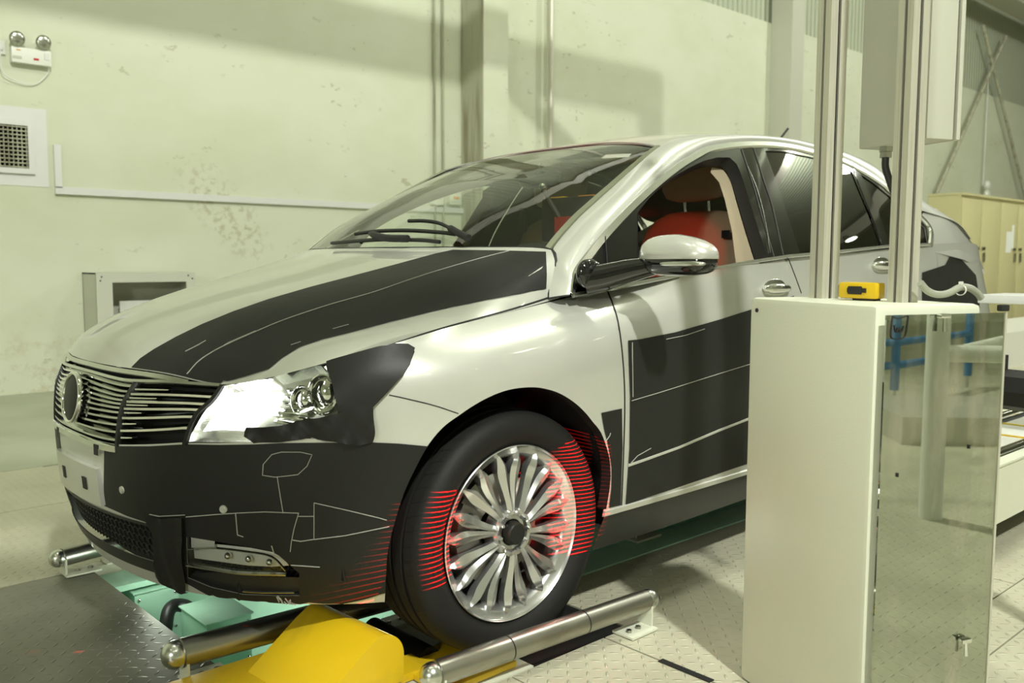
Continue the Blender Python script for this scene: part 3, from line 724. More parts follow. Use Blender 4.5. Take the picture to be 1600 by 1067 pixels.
for k in range(seg):
    for j in range(8):
        a = 2*math.pi*k/seg; b = 2*math.pi*j/8
        bm.verts.new(mt @ Vector(((rE+.006*math.cos(b))*math.cos(a), (rE+.006*math.cos(b))*math.sin(a), .008*math.sin(b))))
bm.verts.ensure_lookup_table()
for k in range(seg):
    for j in range(8): bm.faces.new([bm.verts[i] for i in (k*8+j, ((k+1) % seg)*8+j, ((k+1) % seg)*8+(j+1) % 8, k*8+(j+1) % 8)])
bmesh.ops.recalc_face_normals(bm, faces=bm.faces); bobj('emblem_ring', bm, 'chrome', em, True)
# number plate bracket
pv1, pv0 = BODY.hit(150, 728)[1], BODY.hit(150, 782)[1]; pu = BODY.hit(162, 760)[0]
pl = ring(line_v(-pu, pu, pv1, 30), line_u(pu, pv1, pv0, 4)[1:], line_v(pu, -pu, pv0, 30)[1:], line_u(-pu, pv0, pv1, 4)[1:-1])
plo = BODY.panel('plate_bracket', pl, 'paint', CAR, off=.014, spacing=.03)
V, F = [], []
for q in pl: V += [BODY.p(q[0], q[1], .014)[0], BODY.p(q[0], q[1], 0)[0]]
n = len(pl)
for i in range(n): F.append((2*i, 2*i+1, (2*i+3) % (2*n), (2*i+2) % (2*n)))
obj('bracket_edge', V, F, 'paint', plo)
for q, s_ in ((BODY.hit(141, 752), .015), (BODY.hit(155, 702), .013)):
    for sg in (1, -1):
        u, v = q[0]*sg, q[1]; P, n = BODY.p(u, v, .0145 if s_ > .014 else .004)
        BODY.panel('mounting_hole', [(u-s_, v-s_*1.1), (u+s_, v-s_*1.1), (u+s_, v+s_*1.1), (u-s_, v+s_*1.1)], 'seam', plo, off=.0155 if s_ > .014 else .009, spacing=.02)
# ---- headlamps
for sg in (1, -1):
    lens_uv = hl_lens if sg > 0 else mir(hl_lens)[::-1]; hl_uv = hlo if sg > 0 else mir(hlo)[::-1]
    mm = (lambda P: P) if sg > 0 else (lambda P: mir(P)[::-1])
    hb = BODY.panel('headlamp', hl_uv, 'satin', CAR, off=-.055, spacing=.03)
    BODY.panel('lamp_lens', lens_uv, 'lens', hb, off=0, spacing=.03)
    V, F = [], []
    for q in hl_uv: V += [BODY.p(q[0], q[1], 0)[0], BODY.p(q[0], q[1], -.06)[0]]
    n = len(hl_uv)
    for i in range(n): F.append((2*i, 2*i+1, (2*i+3) % (2*n), (2*i+2) % (2*n)))
    obj('lamp_housing', V, F, 'chrome', hb)
    if sg < 0: BODY.panel('headlamp_film', hl_uv, 'film', CAR, off=.004, spacing=.03); continue
    lp = bp([(354, 610), (395, 602), (422, 597), (410, 616), (396, 640), (382, 660), (372, 675), (336, 673), (306, 676), (326, 645)], False, 6, True)
    BODY.panel('running_light', lp, 'lamp', hb, off=-.028, spacing=.03)
    # sculpted reflector and projector
    for (cx_, cy_, r_) in ((503, 608, .040), (468, 618, .030)):
        q = BODY.hit(cx_, cy_); P, n = BODY.p(q[0], q[1], -.035)
        d_ = Vector((-.80, -.58, .05)).normalized(); mt = Matrix.Translation(Vector(P)) @ d_.to_track_quat('Z', 'Y').to_matrix().to_4x4()
        bm = bmesh.new(); prof = [(1.0, .55), (.93, .62), (.86, .5), (.8, .25), (.74, .18), (.70, .30), (.62, .34), (.5, .46), (.3, .56), (.05, .6)]
        rings = [[bm.verts.new(mt @ Vector((r_*a*math.cos(2*math.pi*k/40), r_*1.25*a*math.sin(2*math.pi*k/40), r_*b))) for k in range(40)] for a, b in prof]
        for i in range(len(rings)-1):
            for k in range(40): bm.faces.new((rings[i][k], rings[i][(k+1) % 40], rings[i+1][(k+1) % 40], rings[i+1][k]))
        bm.faces.new(rings[-1]); bmesh.ops.recalc_face_normals(bm, faces=bm.faces); bobj('projector_lamp', bm, 'chrome', hb, True, 40)
    for k in range(7):
        w_ = [(440-3*k+12*j, 600+k*10+2*j) for j in range(5)]
        BODY.ribbon('reflector_rib', bp(w_, True, 6), .012, .012, 'chrome', hb, off=-.045+.002*k, taper=.3)
# ---- fog lamp opening
for sg in (1, -1):
    mm = (lambda P: P) if sg > 0 else (lambda P: mir(P)[::-1])
    fb_ = BODY.panel('fog_lamp', mm(fog), 'seam', CAR, off=-.06, spacing=.04)
    V, F = [], []; fo = mm(fog)
    for q in fo: V += [BODY.p(q[0], q[1], 0)[0], BODY.p(q[0], q[1], -.065)[0]]
    n = len(fo)
    for i in range(n): F.append((2*i, 2*i+1, (2*i+3) % (2*n), (2*i+2) % (2*n)))
    obj('lamp_recess', V, F, 'dark', fb_)
    if sg < 0: continue
    BODY.panel('recess_plate', bp([(293, 838), (331, 844), (331, 860), (294, 860)], False, 6, True), 'paint', fb_, off=-.012, spacing=.03)
    lz = bp([(293, 858), (330, 857), (385, 863), (420, 870), (438, 880), (447, 892), (420, 894), (380, 892), (330, 885), (295, 880)], False, 6, True)
    BODY.panel('lamp_lens', lz, 'lens', fb_, off=.0, spacing=.02)
    BODY.panel('lamp_reflector', lz, 'lampsilver', fb_, off=-.022, spacing=.02)
    for (cx_, cy_) in ((352, 872), (385, 877), (418, 882)):
        q = BODY.hit(cx_, cy_); P, n = BODY.p(q[0], q[1], -.012)
        bm = bmesh.new(); bmesh.ops.create_uvsphere(bm, u_segments=16, v_segments=10, radius=.009, matrix=Matrix.Translation(Vector(P))); bobj('lamp_bulb', bm, 'chrome', fb_, True)
    BODY.ribbon('lamp_trim', bp([(294, 881), (330, 887), (380, 894), (448, 896)], True), .006, .006, 'satin', fb_, off=.002)
    BODY.ribbon('lamp_trim', bp([(294, 857), (330, 855), (385, 861), (425, 869), (447, 890)], True), .003, .004, 'satin', fb_, off=.002)
    u0_, u1_ = BODY.hit(330, 905)[0], BODY.hit(462, 905)[0]
    honey('lamp_mesh', BODY.hit(330, 890)[0], BODY.hit(466, 900)[0], BODY.hit(400, 916)[1], BODY.hit(400, 896)[1], .009, -.03, fb_, .002)
    BODY.panel('splitter', bp([(293, 900), (330, 898), (400, 905), (468, 906), (470, 931), (430, 931), (380, 928), (330, 917)], False, 6, True), 'dark', fb_, off=-.01, spacing=.03)
    BODY.ribbon('splitter_edge', bp([(380, 923), (410, 925), (460, 925)], False), .0025, .002, 'satin', fb_, off=.002)
# ---- wheel arch liners and underbody
for cx_ in (0, 2.88):
    for sg in (-1, 1):
        bm = bmesh.new(); R_ = .385; seg = 40; rows = []
        for y, r in ((.895, R_+.012), (.885, R_+.014), (.60, R_+.01), (.60, .02)):
            rows.append([bm.verts.new((cx_-.03+r*(1.06 if math.cos(a) < 0 and math.sin(a) < .3 else 1)*math.cos(a), sg*min(y, float(np.interp(cx_-.03+r*math.cos(a), [-.6, -.54, -.41, -.25, 0, 3.0, 3.3, 3.6], [.62, .66, .78, .85, .885, .885, .83, .66]))), .33+r*math.sin(a))) for a in np.linspace(-.15, math.pi+.15, seg)])
        for i in range(3):
            for k in range(seg-1): bm.faces.new((rows[i][k], rows[i][k+1], rows[i+1][k+1], rows[i+1][k]))
        bobj('wheel_arch_liner', bm, 'seam', CAR, True, 40)
bm = bmesh.new()
box(bm, (1.44, 0, .24), (4.1, 1.08, .08)); box(bm, (1.44, 0, .25), (1.9, 1.64, .08)); box(bm, (-.52, 0, .26), (.16, .7, .06)); box(bm, (0, 0, .33), (.12, 1.3, .06)); box(bm, (2.88, 0, .33), (.12, 1.3, .06))
bobj('underbody', bm, 'seam', CAR)
AE = bp([(605, 868), (612, 832), (630, 773), (648, 733), (668, 697), (692, 668), (720, 647), (746, 630), (774, 616), (800, 608), (828, 605), (850, 607), (873, 614), (895, 627), (913, 643), (927, 660), (938, 674), (946, 693), (952, 715), (954, 738), (953, 760), (950, 780), (947, 797)])
# folded lip of the wheel arch
for sg in (-1, 1):
    V, F = [], []
    for q in arch:
        P = BODY.p(q[0], q[1])[0]; V += [P*[1, -sg, 1], (P+np.array([0, .035, 0]))*[1, -sg, 1]]
    for i in range(len(arch)-1): F.append((2*i, 2*i+1, 2*i+3, 2*i+2))
    obj('arch_lip', V, F, 'dark', CAR, smooth=True)
# ---- wheels
def make_wheel(loc, flip=False):
    w = bpy.data.objects.new('wheel', None); COL.objects.link(w); w.parent = CAR; w.location = loc
    if flip: w.rotation_euler = (0, 0, math.pi)
    return w
WY = -.885
w0 = make_wheel((0, WY, .325))
bm = bmesh.new()
prof = [(.231, .012), (.238, .004), (.248, -.004), (.262, -.013), (.282, -.018), (.300, -.014), (.313, -.004), (.3195, .006), (.323, .020), (.3245, .042), (.3255, .048), (.3185, .049), (.3185, .059), (.326, .060), (.3270, .082), (.3270, .092), (.3195, .093), (.3195, .104), (.3275, .105), (.3275, .128), (.3200, .129), (.3200, .140), (.3268, .141), (.3255, .185), (.3220, .210), (.312, .228), (.290, .238), (.262, .234), (.240, .222), (.231, .21)]
lathe_y(bm, prof, 120)
ty = bobj('tyre', bm, 'rubber', w0, True, 35)
bm = bmesh.new()   # tread sipes: thin dark grooves over shoulder
for k in range(56):
    a = 2*math.pi*k/56
    for (ya, yb, ra, rb) in ((.0055, .046, .3205, .3262), (.143, .205, .3273, .3235)):
        P = []
        for f in np.linspace(0, 1, 5):
            y = ya+(yb-ya)*f; r = float(np.interp(y, [-.004, .006, .02, .042, .048, .141, .185, .21], [.313, .3195, .323, .3245, .3255, .3268, .3255, .322]))+.0006
            aa = a+.05*f; P.append((r*math.cos(aa), y, r*math.sin(aa)))
        for i in range(4):
            p, q = Vector(P[i]), Vector(P[i+1]); t = Vector((-math.sin(a), 0, math.cos(a)))*.0012
            bm.faces.new([bm.verts.new(p-t), bm.verts.new(q-t), bm.verts.new(q+t), bm.verts.new(p+t)])
bobj('tread_groove', bm, 'seam', w0)
bm = bmesh.new()
lathe_y(bm, [(.2285, .012), (.2345, .004), (.2350, -.001), (.2325, -.003), (.2295, .001), (.2265, .0055), (.2130, .012), (.2060, .018), (.1990, .032), (.1970, .060), (.1960, .150), (.2030, .20), (.225, .21)], 120)
# spokes
def spoke(bm, ang, off, sgn):
    st = [(.050, .0070, .006, .030, 5.0), (.066, .0075, .003, .030, 5.4), (.090, .0085, .004, .028, 5.9), (.115, .0105, .006, .028, 6.4), (.140, .0135, .007, .028, 7.0), (.158, .0162, .006, .030, 7.5), (.175, .0168, .004, .034, 7.9), (.190, .0140, .002, .036, 8.3), (.205, .0085, .004, .030, 8.8), (.218, .0020, .009, .010, 9.2)]
    rings = []
    for (r, hw, y, dep, sep) in st:
        a = ang+sgn*math.radians(sep); c, s = math.cos(a), math.sin(a)
        def P(t, yy): return bm.verts.new((r*c-t*s, yy, r*s+t*c))
        rings.append([P(-hw, y+.006), P(-sgn*hw*.25, y-.003), P(hw, y+.006), P(hw*.7, y+dep), P(-hw*.7, y+dep)])
    for i in range(len(rings)-1):
        for k in range(5): bm.faces.new((rings[i][k], rings[i][(k+1) % 5], rings[i+1][(k+1) % 5], rings[i+1][k]))
    bm.faces.new(rings[0]); bm.faces.new(rings[-1][::-1])
for k in range(10):
    for sgn in (-1, 1): spoke(bm, math.radians(94+36*k), 0, sgn)
# hub with scallops
for i, (r0, y0, r1, y1) in enumerate(((.064, .010, .060, .001), (.060, .001, .050, .004), (.050, .004, .046, .012), (.046, .012, .036, .012))):
    n = 80
    f = lambda k, r: r*(1+(.035*math.cos(10*(2*math.pi*k/n)) if r > .055 else 0))
    A = [bm.verts.new((f(k, r0)*math.cos(2*math.pi*k/n), y0, f(k, r0)*math.sin(2*math.pi*k/n))) for k in range(n)]
    B = [bm.verts.new((f(k, r1)*math.cos(2*math.pi*k/n), y1, f(k, r1)*math.sin(2*math.pi*k/n))) for k in range(n)]
    for k in range(n): bm.faces.new((A[k], A[(k+1) % n], B[(k+1) % n], B[k]))
lathe_y(bm, [(.064, .010), (.066, .05), (.05, .07)], 60)
for k in range(10):
    a = math.radians(76+36*k); bmesh.ops.create_cone(bm, cap_ends=True, segments=6, radius1=.0065, radius2=.0045, depth=.014, matrix=Matrix.Translation((.051*math.cos(a), .001, .051*math.sin(a))) @ Matrix.Rotation(math.pi/2, 4, 'X'))
bmesh.ops.recalc_face_normals(bm, faces=bm.faces)
rim = bobj('rim', bm, 'alloy', w0, True, 32)
bm = bmesh.new(); lathe_y(bm, [(.0005, -.012), (.026, -.012), (.0295, -.009), (.031, -.002), (.031, .015)], 48); bobj('hub_cap', bm, 'film', w0, True, 40)
bm = bmesh.new(); lathe_y(bm, [(.06, .075), (.148, .075), (.148, .097), (.06, .097)], 64); bobj('brake_disc', bm, 'steel', w0, True, 40)
bm = bmesh.new()
for k in range(9):
    a = math.radians(150+k*8); box(bm, (.128*math.cos(a), .070, .128*math.sin(a)), (.075, .05+.006*(k % 3), .028), 0, 0, Matrix.Rotation(-a, 4, 'Y'))
bmesh.ops.create_cone(bm, cap_ends=True, segments=20, radius1=.022, radius2=.020, depth=.06, matrix=Matrix.Translation((-.118, .055, .045)) @ Matrix.Rotation(math.pi/2, 4, 'X'))
bmesh.ops.create_cone(bm, cap_ends=True, segments=20, radius1=.020, radius2=.018, depth=.06, matrix=Matrix.Translation((-.122, .055, -.045)) @ Matrix.Rotation(math.pi/2, 4, 'X'))
bobj('brake_caliper', bm, 'caliper', w0, True, 30)
bm = bmesh.new(); lathe_y(bm, [(.01, .15), (.20, .15)], 48); bobj('wheel_backing', bm, 'seam', w0)
for loc, fl in (((2.88, WY, .325), False), ((0, -WY, .325), True), ((2.88, -WY, .325), True)):
    w = make_wheel(loc, fl)
    for ch in w0.children:
        c = ch.copy(); COL.objects.link(c); c.parent = w
# ---- wing mirrors
def superell(bm, c, ax, e=2.6, n=32, m_=16, rz=0, cut=None):
    rows = []
    R = Matrix.Rotation(rz, 3, 'Z')
    for i in range(m_+1):
        ph = -math.pi/2+math.pi*i/m_; row = []
        for k in range(n):
            th = 2*math.pi*k/n
            f = lambda v: math.copysign(abs(v)**(2/e), v)
            p = Vector((ax[0]*f(math.cos(ph))*f(math.cos(th)), ax[1]*f(math.cos(ph))*f(math.sin(th)), ax[2]*f(math.sin(ph))))
            if cut: p = cut(p)
            row.append(bm.verts.new(Vector(c)+R @ p))
        rows.append(row)
    for i in range(m_):
        for k in range(n): bm.faces.new((rows[i][k], rows[i][(k+1) % n], rows[i+1][(k+1) % n], rows[i+1][k]))
    bmesh.ops.remove_doubles(bm, verts=bm.verts, dist=1e-5); bmesh.ops.recalc_face_normals(bm, faces=bm.faces)
for sg in (1,):
    sl = lambda p: Vector((p.x, p.y, p.z*(1-.35*(-p.y/.115)*.5)-.0+.02*(p.y/.115)*0)) 
    bm = bmesh.new(); superell(bm, (.435, -1.075, 1.040), (.062, .118, .040), 2.8, cut=lambda p: Vector((p.x*(1 if p.x < 0 else .6), p.y, p.z)))
    if sg < 0: bmesh.ops.scale(bm, vec=(1, -1, 1), verts=bm.verts); bmesh.ops.reverse_faces(bm, faces=bm.faces)
    wm = bobj('wing_mirror', bm, 'black', CAR, True)
    bm = bmesh.new()
    def capc(p):
        z = p.z
        return Vector((p.x*(1.04 if p.x < 0 else .66), p.y*(1.0 if z > 0 else 1.0), (z if z > 0 else z*.05)*(1-.28*max(0, -p.y)/.115)))
    superell(bm, (.435, -1.075, 1.048), (.064, .120, .066), 2.9, cut=capc)
    if sg < 0: bmesh.ops.scale(bm, vec=(1, -1, 1), verts=bm.verts); bmesh.ops.reverse_faces(bm, faces=bm.faces)
    bobj('mirror_cap', bm, 'paint', wm, True)
    bm = bmesh.new(); superell(bm, (.385, -1.12, 1.034), (.018, .075, .009), 2.5)
    if sg < 0: bmesh.ops.scale(bm, vec=(1, -1, 1), verts=bm.verts)
    bobj('turn_signal', bm, 'satin', wm, True)
    mktube('mirror_arm', [(.30, -sg*-.0+(-sg*.845), .985), (.335, -sg*.885, .99), (.365, -sg*.93, 1.01), (.40, -sg*.99, 1.025)] if False else [(.30, -.85*sg, .985), (.335, -.89*sg, .995), (.375, -.94*sg, 1.012), (.42, -1.0*sg, 1.028)], [.040, .038, .034, .026], 'black', wm, 16)
    bm = bmesh.new(); superell(bm, (.30, -.865*sg, 1.005), (.045, .022, .042), 2.3); bobj('mirror_mount', bm, 'black', wm, True)
# ---- door handles
for px_, py_, w_ in ((1210, 452, .10),):
    q = BODY.hit(px_, py_)
    for sg in (1, -1):
        for du in (0, .82):
            P, n = BODY.p((q[0]+du)*sg, q[1]+.03*(du > 0), .012); bm = bmesh.new()
            superell(bm, P, (.085, .016, .018), 2.4); ho = bobj('door_handle', bm, 'chrome', CAR, True)
            bm = bmesh.new(); P2, n = BODY.p((q[0]+du)*sg, q[1]+.03*(du > 0), .001); superell(bm, P2, (.075, .004, .036), 2.2); bobj('handle_recess', bm, 'satin', ho, True)
# ---- wipers
def wpath(pix, off): return [WSC.p(*WSC.hit(*p), off)[0] for p in pix]
for arm, blade in (([(738, 387), (722, 377), (706, 368), (690, 361), (668, 358), (645, 358)], [(559, 371), (590, 367), (640, 366), (690, 369), (714, 372)]), ([(640, 388), (610, 384), (585, 377)], [(524, 387), (560, 382), (600, 380), (660, 381), (690, 384)])):
    bl = mktube('wiper', catmull(wpath(blade, .015), 4), .0065, 'dark', CAR, 8)
    mktube('wiper_arm', catmull(wpath(arm, .032), 4), [.012]*8+[.006]*(len(catmull(arm, 4))-8), 'black_matt', bl, 8)
q0 = WSC.hit(946, 239); q1 = WSC.hit(987, 237); q2 = WSC.hit(982, 243); q3 = WSC.hit(938, 245)
WSC.panel('inspection_sticker', [q0, q1, q2, q3], 'paper', CAR, off=-.006, spacing=.02)
mktube('antenna', [at(1221, 214, y=-.05), at(1231, 201, y=-.05)], .006, 'dark', CAR, 8)
# cowl between bonnet and windscreen
V, F = [], []
for k in range(41):
    c = cowl[k]; V += [c+np.array([-.01, 0, -.012]), c+np.array([.10, 0, -.015]), c+np.array([.12, 0, -.10])]
for k in range(40):
    for j in range(2): a = k*3+j; F.append((a, a+1, a+4, a+3))
obj('cowl', V, F, 'dark', CAR, smooth=True)
# ---- interior
bm = bmesh.new(); rows = []
for k in range(31):
    y = -.74+1.48*k/30; d = .06*math.exp(-((y+.38)/.16)**2)
    rows.append([bm.verts.new(p) for p in ((.24, y, .98), (.38, y, 1.03), (.55, y, 1.045+d), (.68, y, 1.03+d), (.74, y, .96), (.72, y, .80), (.60, y, .55))])
for k in range(30):
    for j in range(6): bm.faces.new((rows[k][j], rows[k][j+1], rows[k+1][j+1], rows[k+1][j]))
bmesh.ops.recalc_face_normals(bm, faces=bm.faces); bobj('dashboard', bm, 'trimdark', CAR, True)
bm = bmesh.new(); mt = Matrix.Translation((.86, -.38, .98)) @ Matrix.Rotation(math.radians(-62), 4, 'Y')
for k in range(40):
    for j in range(10):
        a, b = 2*math.pi*k/40, 2*math.pi*j/10; bm.verts.new(mt @ Vector(((.185+.015*math.cos(b))*math.cos(a), (.185+.015*math.cos(b))*math.sin(a), .015*math.sin(b))))
bm.verts.ensure_lookup_table()
for k in range(40):
    for j in range(10): bm.faces.new([bm.verts[i] for i in (k*10+j, ((k+1) % 40)*10+j, ((k+1) % 40)*10+(j+1) % 10, k*10+(j+1) % 10)])
for s_ in ((.17, 0), (-.17, 0), (0, -.17)): tube(bm, [mt @ Vector((0, 0, -.02)), mt @ Vector((s_[1], s_[0], 0))], .014, 8)
superell(bm, mt @ Vector((0, 0, -.02)), (.05, .07, .06), 2.2); tube(bm, [mt @ Vector((0, 0, -.02)), (.62, -.38, .88)], .03, 10)
bobj('steering_wheel', bm, 'trimdark', CAR, True, 50)
def seat(y, name='front_seat'):
    s = bpy.data.objects.new(name, None); COL.objects.link(s); s.parent = CAR; s.location = (1.36, y, 0); s.scale = (1.02, 1.07, 1.012)
    def shape(nm, pts, m):   # (x, half-width, z, half-depth) stack
        bm = bmesh.new(); rings = []
        for (x, hw, z, hd) in pts:
            rings.append([bm.verts.new((x+hd*math.copysign(abs(math.cos(t))**.7, math.cos(t))*(1 if math.cos(t) > 0 else (.72+.28*abs(math.sin(t))**2)), hw*math.copysign(abs(math.sin(t))**.7, math.sin(t)), z)) for t in np.linspace(0, 2*math.pi, 33)[:-1]])
        for i in range(len(rings)-1):
            for k in range(32): bm.faces.new((rings[i][k], rings[i][(k+1) % 32], rings[i+1][(k+1) % 32], rings[i+1][k]))
        bm.faces.new(rings[0][::-1]); bm.faces.new(rings[-1]); bmesh.ops.recalc_face_normals(bm, faces=bm.faces)
        return bobj(nm, bm, m, s, True, 60)
    shape('backrest', [(-.02, .22, .50, .07), (-.01, .245, .62, .08), (.02, .25, .80, .08), (.06, .25, .98, .075), (.085, .245, 1.08, .07), (.10, .225, 1.15, .062), (.11, .19, 1.195, .05), (.115, .14, 1.22, .035), (.12, .09, 1.228, .015)], 'beige')
    h = shape('headrest', [(.085, .07, 1.265, .03), (.085, .118, 1.278, .05), (.085, .135, 1.31, .06), (.09, .142, 1.36, .062), (.095, .138, 1.41, .058), (.10, .12, 1.445, .045), (.10, .07, 1.463, .02)], 'beige')
    for d in (-.055, .055): mktube('headrest_post', [(.115, d, 1.20), (.10, d, 1.30)], .007, 'chrome', h, 8)
    shape('cushion', [(-.24, .24, .44, .27), (-.24, .26, .50, .29), (-.24, .25, .56, .28), (-.24, .2, .585, .22)], 'beige')
    m1 = shape('seat_label', [(.02, .018, 1.105, .003), (.02, .018, 1.135, .003)], 'seam'); m1.location = (-.005, -.19, .01)
    return s
seat(-.38); seat(.38)
bm = bmesh.new(); superell(bm, (2.35, 0, .55), (.28, .62, .12), 4); superell(bm, (2.66, 0, .82), (.09, .62, .32), 4); 
for y in (-.38, 0, .38): superell(bm, (2.68, y, 1.2), (.05, .12, .09), 3)
bobj('rear_seat', bm, 'trimdark', CAR, True)
bm = bmesh.new(); box(bm, (1.10, -.20, 1.428), (.15, .32, .016), bev=.006); box(bm, (1.10, .20, 1.428), (.15, .32, .016), bev=.006); bobj('sun_visor', bm, 'cream', CAR, True, 40)
bm = bmesh.new(); superell(bm, (.95, 0, 1.36), (.02, .12, .032), 3); tube(bm, [(.93, 0, 1.38), (.96, 0, 1.42)], .008, 8); bobj('rear_view_mirror', bm, 'black_matt', CAR, True, 50)
for y in (-.72, .72): mktube('seat_belt', [(1.52, y*.98, 1.30), (1.50, y, .95), (1.45, y*1.02, .6)], .016, 'trimdark', CAR, 6)
# boxed instrument clamped to the steering wheel
tl = thing('steering_wheel_clamp', 'black instrument box with yellow and orange labels fixed behind the windscreen of the car', 'instrument', (.86, -.30, 0))
bx = mkbox('case', (-.02, 0, 1.19), (.10, .26, .16), 'black_matt', tl, bev=.01)
mkbox('warning_label', (-.03, -.07, 1.273), (.03, .07, .004), 'orange', bx); mkbox('warning_label', (-.03, .08, 1.273), (.03, .07, .004), 'labely', bx)
mktube('clamp_rod', [(-.09, .10, 1.30), (-.06, .0, 1.14), (-.02, -.06, 1.05)], .010, 'trimdark', tl, 8)
bm = bmesh.new(); bmesh.ops.create_uvsphere(bm, u_segments=16, v_segments=10, radius=.016, matrix=Matrix.Translation((-.09, .10, 1.31))); bobj('rod_knob', bm, 'chrome', tl, True)
mkbox('readout', (-.078, 0, 1.17), (.004, .10, .06), 'red', bx)
# ================================================================ the hall
def nodes(m): return m.node_tree.nodes, m.node_tree.links, m.node_tree.nodes['Principled BSDF']
def math_n(nt, op, a, b=None, c=None, clamp=False):
    n = nt.nodes.new('ShaderNodeMath'); n.operation = op; n.use_clamp = clamp
    for i, v in enumerate((a, b, c)):
        if v is None: continue
        if isinstance(v, (int, float)): n.inputs[i].default_value = v
        else: nt.links.new(v, n.inputs[i])
    return n.outputs[0]
def checker_plate(name, col, col2, size, rough, metal, strength=.5):
    m = mat(name, col, rough, metal); nt = m.node_tree; N, L, B = nodes(m)
    g = N.new('ShaderNodeNewGeometry'); sp_ = N.new('ShaderNodeSeparateXYZ'); L.new(g.outputs['Position'], sp_.inputs[0])
    x = math_n(nt, 'DIVIDE', sp_.outputs[0], size); y = math_n(nt, 'DIVIDE', sp_.outputs[1], size)
    fx = math_n(nt, 'SUBTRACT', math_n(nt, 'FRACT', math_n(nt, 'ADD', x, 500)), .5); fy = math_n(nt, 'SUBTRACT', math_n(nt, 'FRACT', math_n(nt, 'ADD', y, 500)), .5)
    par = math_n(nt, 'MODULO', math_n(nt, 'ADD', math_n(nt, 'FLOOR', math_n(nt, 'ADD', x, 500)), math_n(nt, 'FLOOR', math_n(nt, 'ADD', y, 500))), 2)
    s = math_n(nt, 'MULTIPLY_ADD', par, 2, -1)
    u = math_n(nt, 'MULTIPLY', math_n(nt, 'ADD', fx, math_n(nt, 'MULTIPLY', s, fy)), .7071/.40)
    v = math_n(nt, 'MULTIPLY', math_n(nt, 'SUBTRACT', fx, math_n(nt, 'MULTIPLY', s, fy)), .7071/.115)
    e = math_n(nt, 'SUBTRACT', 1, math_n(nt, 'ADD', math_n(nt, 'MULTIPLY', u, u), math_n(nt, 'MULTIPLY', v, v)), clamp=True)
    bp_ = N.new('ShaderNodeBump'); bp_.inputs['Strength'].default_value = strength; bp_.inputs['Distance'].default_value = .004
    L.new(e, bp_.inputs['Height']); L.new(bp_.outputs[0], B.inputs['Normal'])
    nz = N.new('ShaderNodeTexNoise'); nz.inputs['Scale'].default_value = 3; nz.inputs['Detail'].default_value = 8; L.new(g.outputs['Position'], nz.inputs['Vector'])
    r = N.new('ShaderNodeValToRGB'); r.color_ramp.elements[0].position = .4; r.color_ramp.elements[1].position = .72
    r.color_ramp.elements[0].color = (*col, 1); r.color_ramp.elements[1].color = (*col2, 1); L.new(nz.outputs[0], r.inputs[0])
    L.new(r.outputs[0], B.inputs['Base Color'])
    return m
M['plate_cream'] = checker_plate('cream_tread_plate', (.56, .54, .41), (.46, .44, .33), .035, .38, .1, .8)
M['plate_steel'] = checker_plate('steel_tread_plate', (.17, .165, .125), (.25, .24, .19), .035, .42, .45, .45)
M['floor'] = mat('hall_floor', (.36, .38, .28), .4, noise=(2, (.30, .31, .22), .4, .7, (1, 1, 1)))
# stained wall
wm_ = mat('cream_wall', (.63, .65, .52), .85); M['wall'] = wm_
nt = wm_.node_tree; N, L, B = nodes(wm_)
g = N.new('ShaderNodeNewGeometry')
def noise(scale, st, detail=5, rough=.6):
    mp = N.new('ShaderNodeMapping'); mp.inputs['Scale'].default_value = st; L.new(g.outputs['Position'], mp.inputs[0])
    n = N.new('ShaderNodeTexNoise'); n.inputs['Scale'].default_value = scale; n.inputs['Detail'].default_value = detail; n.inputs['Roughness'].default_value = rough
    L.new(mp.outputs[0], n.inputs['Vector']); return n.outputs[0]
def ramp(v, a, b): 
    mr = N.new('ShaderNodeMapRange'); mr.inputs['From Min'].default_value = a; mr.inputs['From Max'].default_value = b; mr.clamp = True; L.new(v, mr.inputs['Value']); return mr.outputs[0]
def mixc(f, a, b):
    mx = N.new('ShaderNodeMix'); mx.data_type = 'RGBA'; L.new(f, mx.inputs['Factor'])
    for v, i in ((a, 6), (b, 7)):
        if isinstance(v, tuple): mx.inputs[i].default_value = (*v, 1)
        else: L.new(v, mx.inputs[i])
    return mx.outputs[2]
base = mixc(ramp(noise(.9, (1, 1, 1.6), 3), .4, .75), (.63, .65, .52), (.57, .59, .44))
spk = math_n(nt, 'MULTIPLY', ramp(noise(9, (1, 1, 1.8), 2), .655, .70), ramp(noise(1.1, (1, 1, 1)), .48, .60))
base = mixc(math_n(nt, 'MULTIPLY', spk, .55), base, (.30, .28, .17))
sp2 = N.new('ShaderNodeSeparateXYZ'); L.new(g.outputs['Position'], sp2.inputs[0])
# a slanting smear of dirt on the wall and grime near the floor
dx = math_n(nt, 'SUBTRACT', sp2.outputs[0], 2.0); dz = math_n(nt, 'SUBTRACT', sp2.outputs[2], 1.45)
al = math_n(nt, 'ADD', math_n(nt, 'MULTIPLY', dx, .66), math_n(nt, 'MULTIPLY', dz, -.75)); ac = math_n(nt, 'ADD', math_n(nt, 'MULTIPLY', dx, .75), math_n(nt, 'MULTIPLY', dz, .66))
d2 = math_n(nt, 'ADD', math_n(nt, 'MULTIPLY', math_n(nt, 'MULTIPLY', al, al), 2.2), math_n(nt, 'MULTIPLY', math_n(nt, 'MULTIPLY', ac, ac), 14))
sm = math_n(nt, 'MULTIPLY', ramp(math_n(nt, 'SUBTRACT', 1, d2), 0, .8), ramp(noise(16, (1, 1, 1), 4), .5, .62))
base = mixc(math_n(nt, 'MULTIPLY', sm, .6), base, (.40, .37, .22))
lowm = math_n(nt, 'MULTIPLY', ramp(sp2.outputs[2], .75, .0), ramp(noise(7, (1, 1, 1), 6, .75), .50, .66))
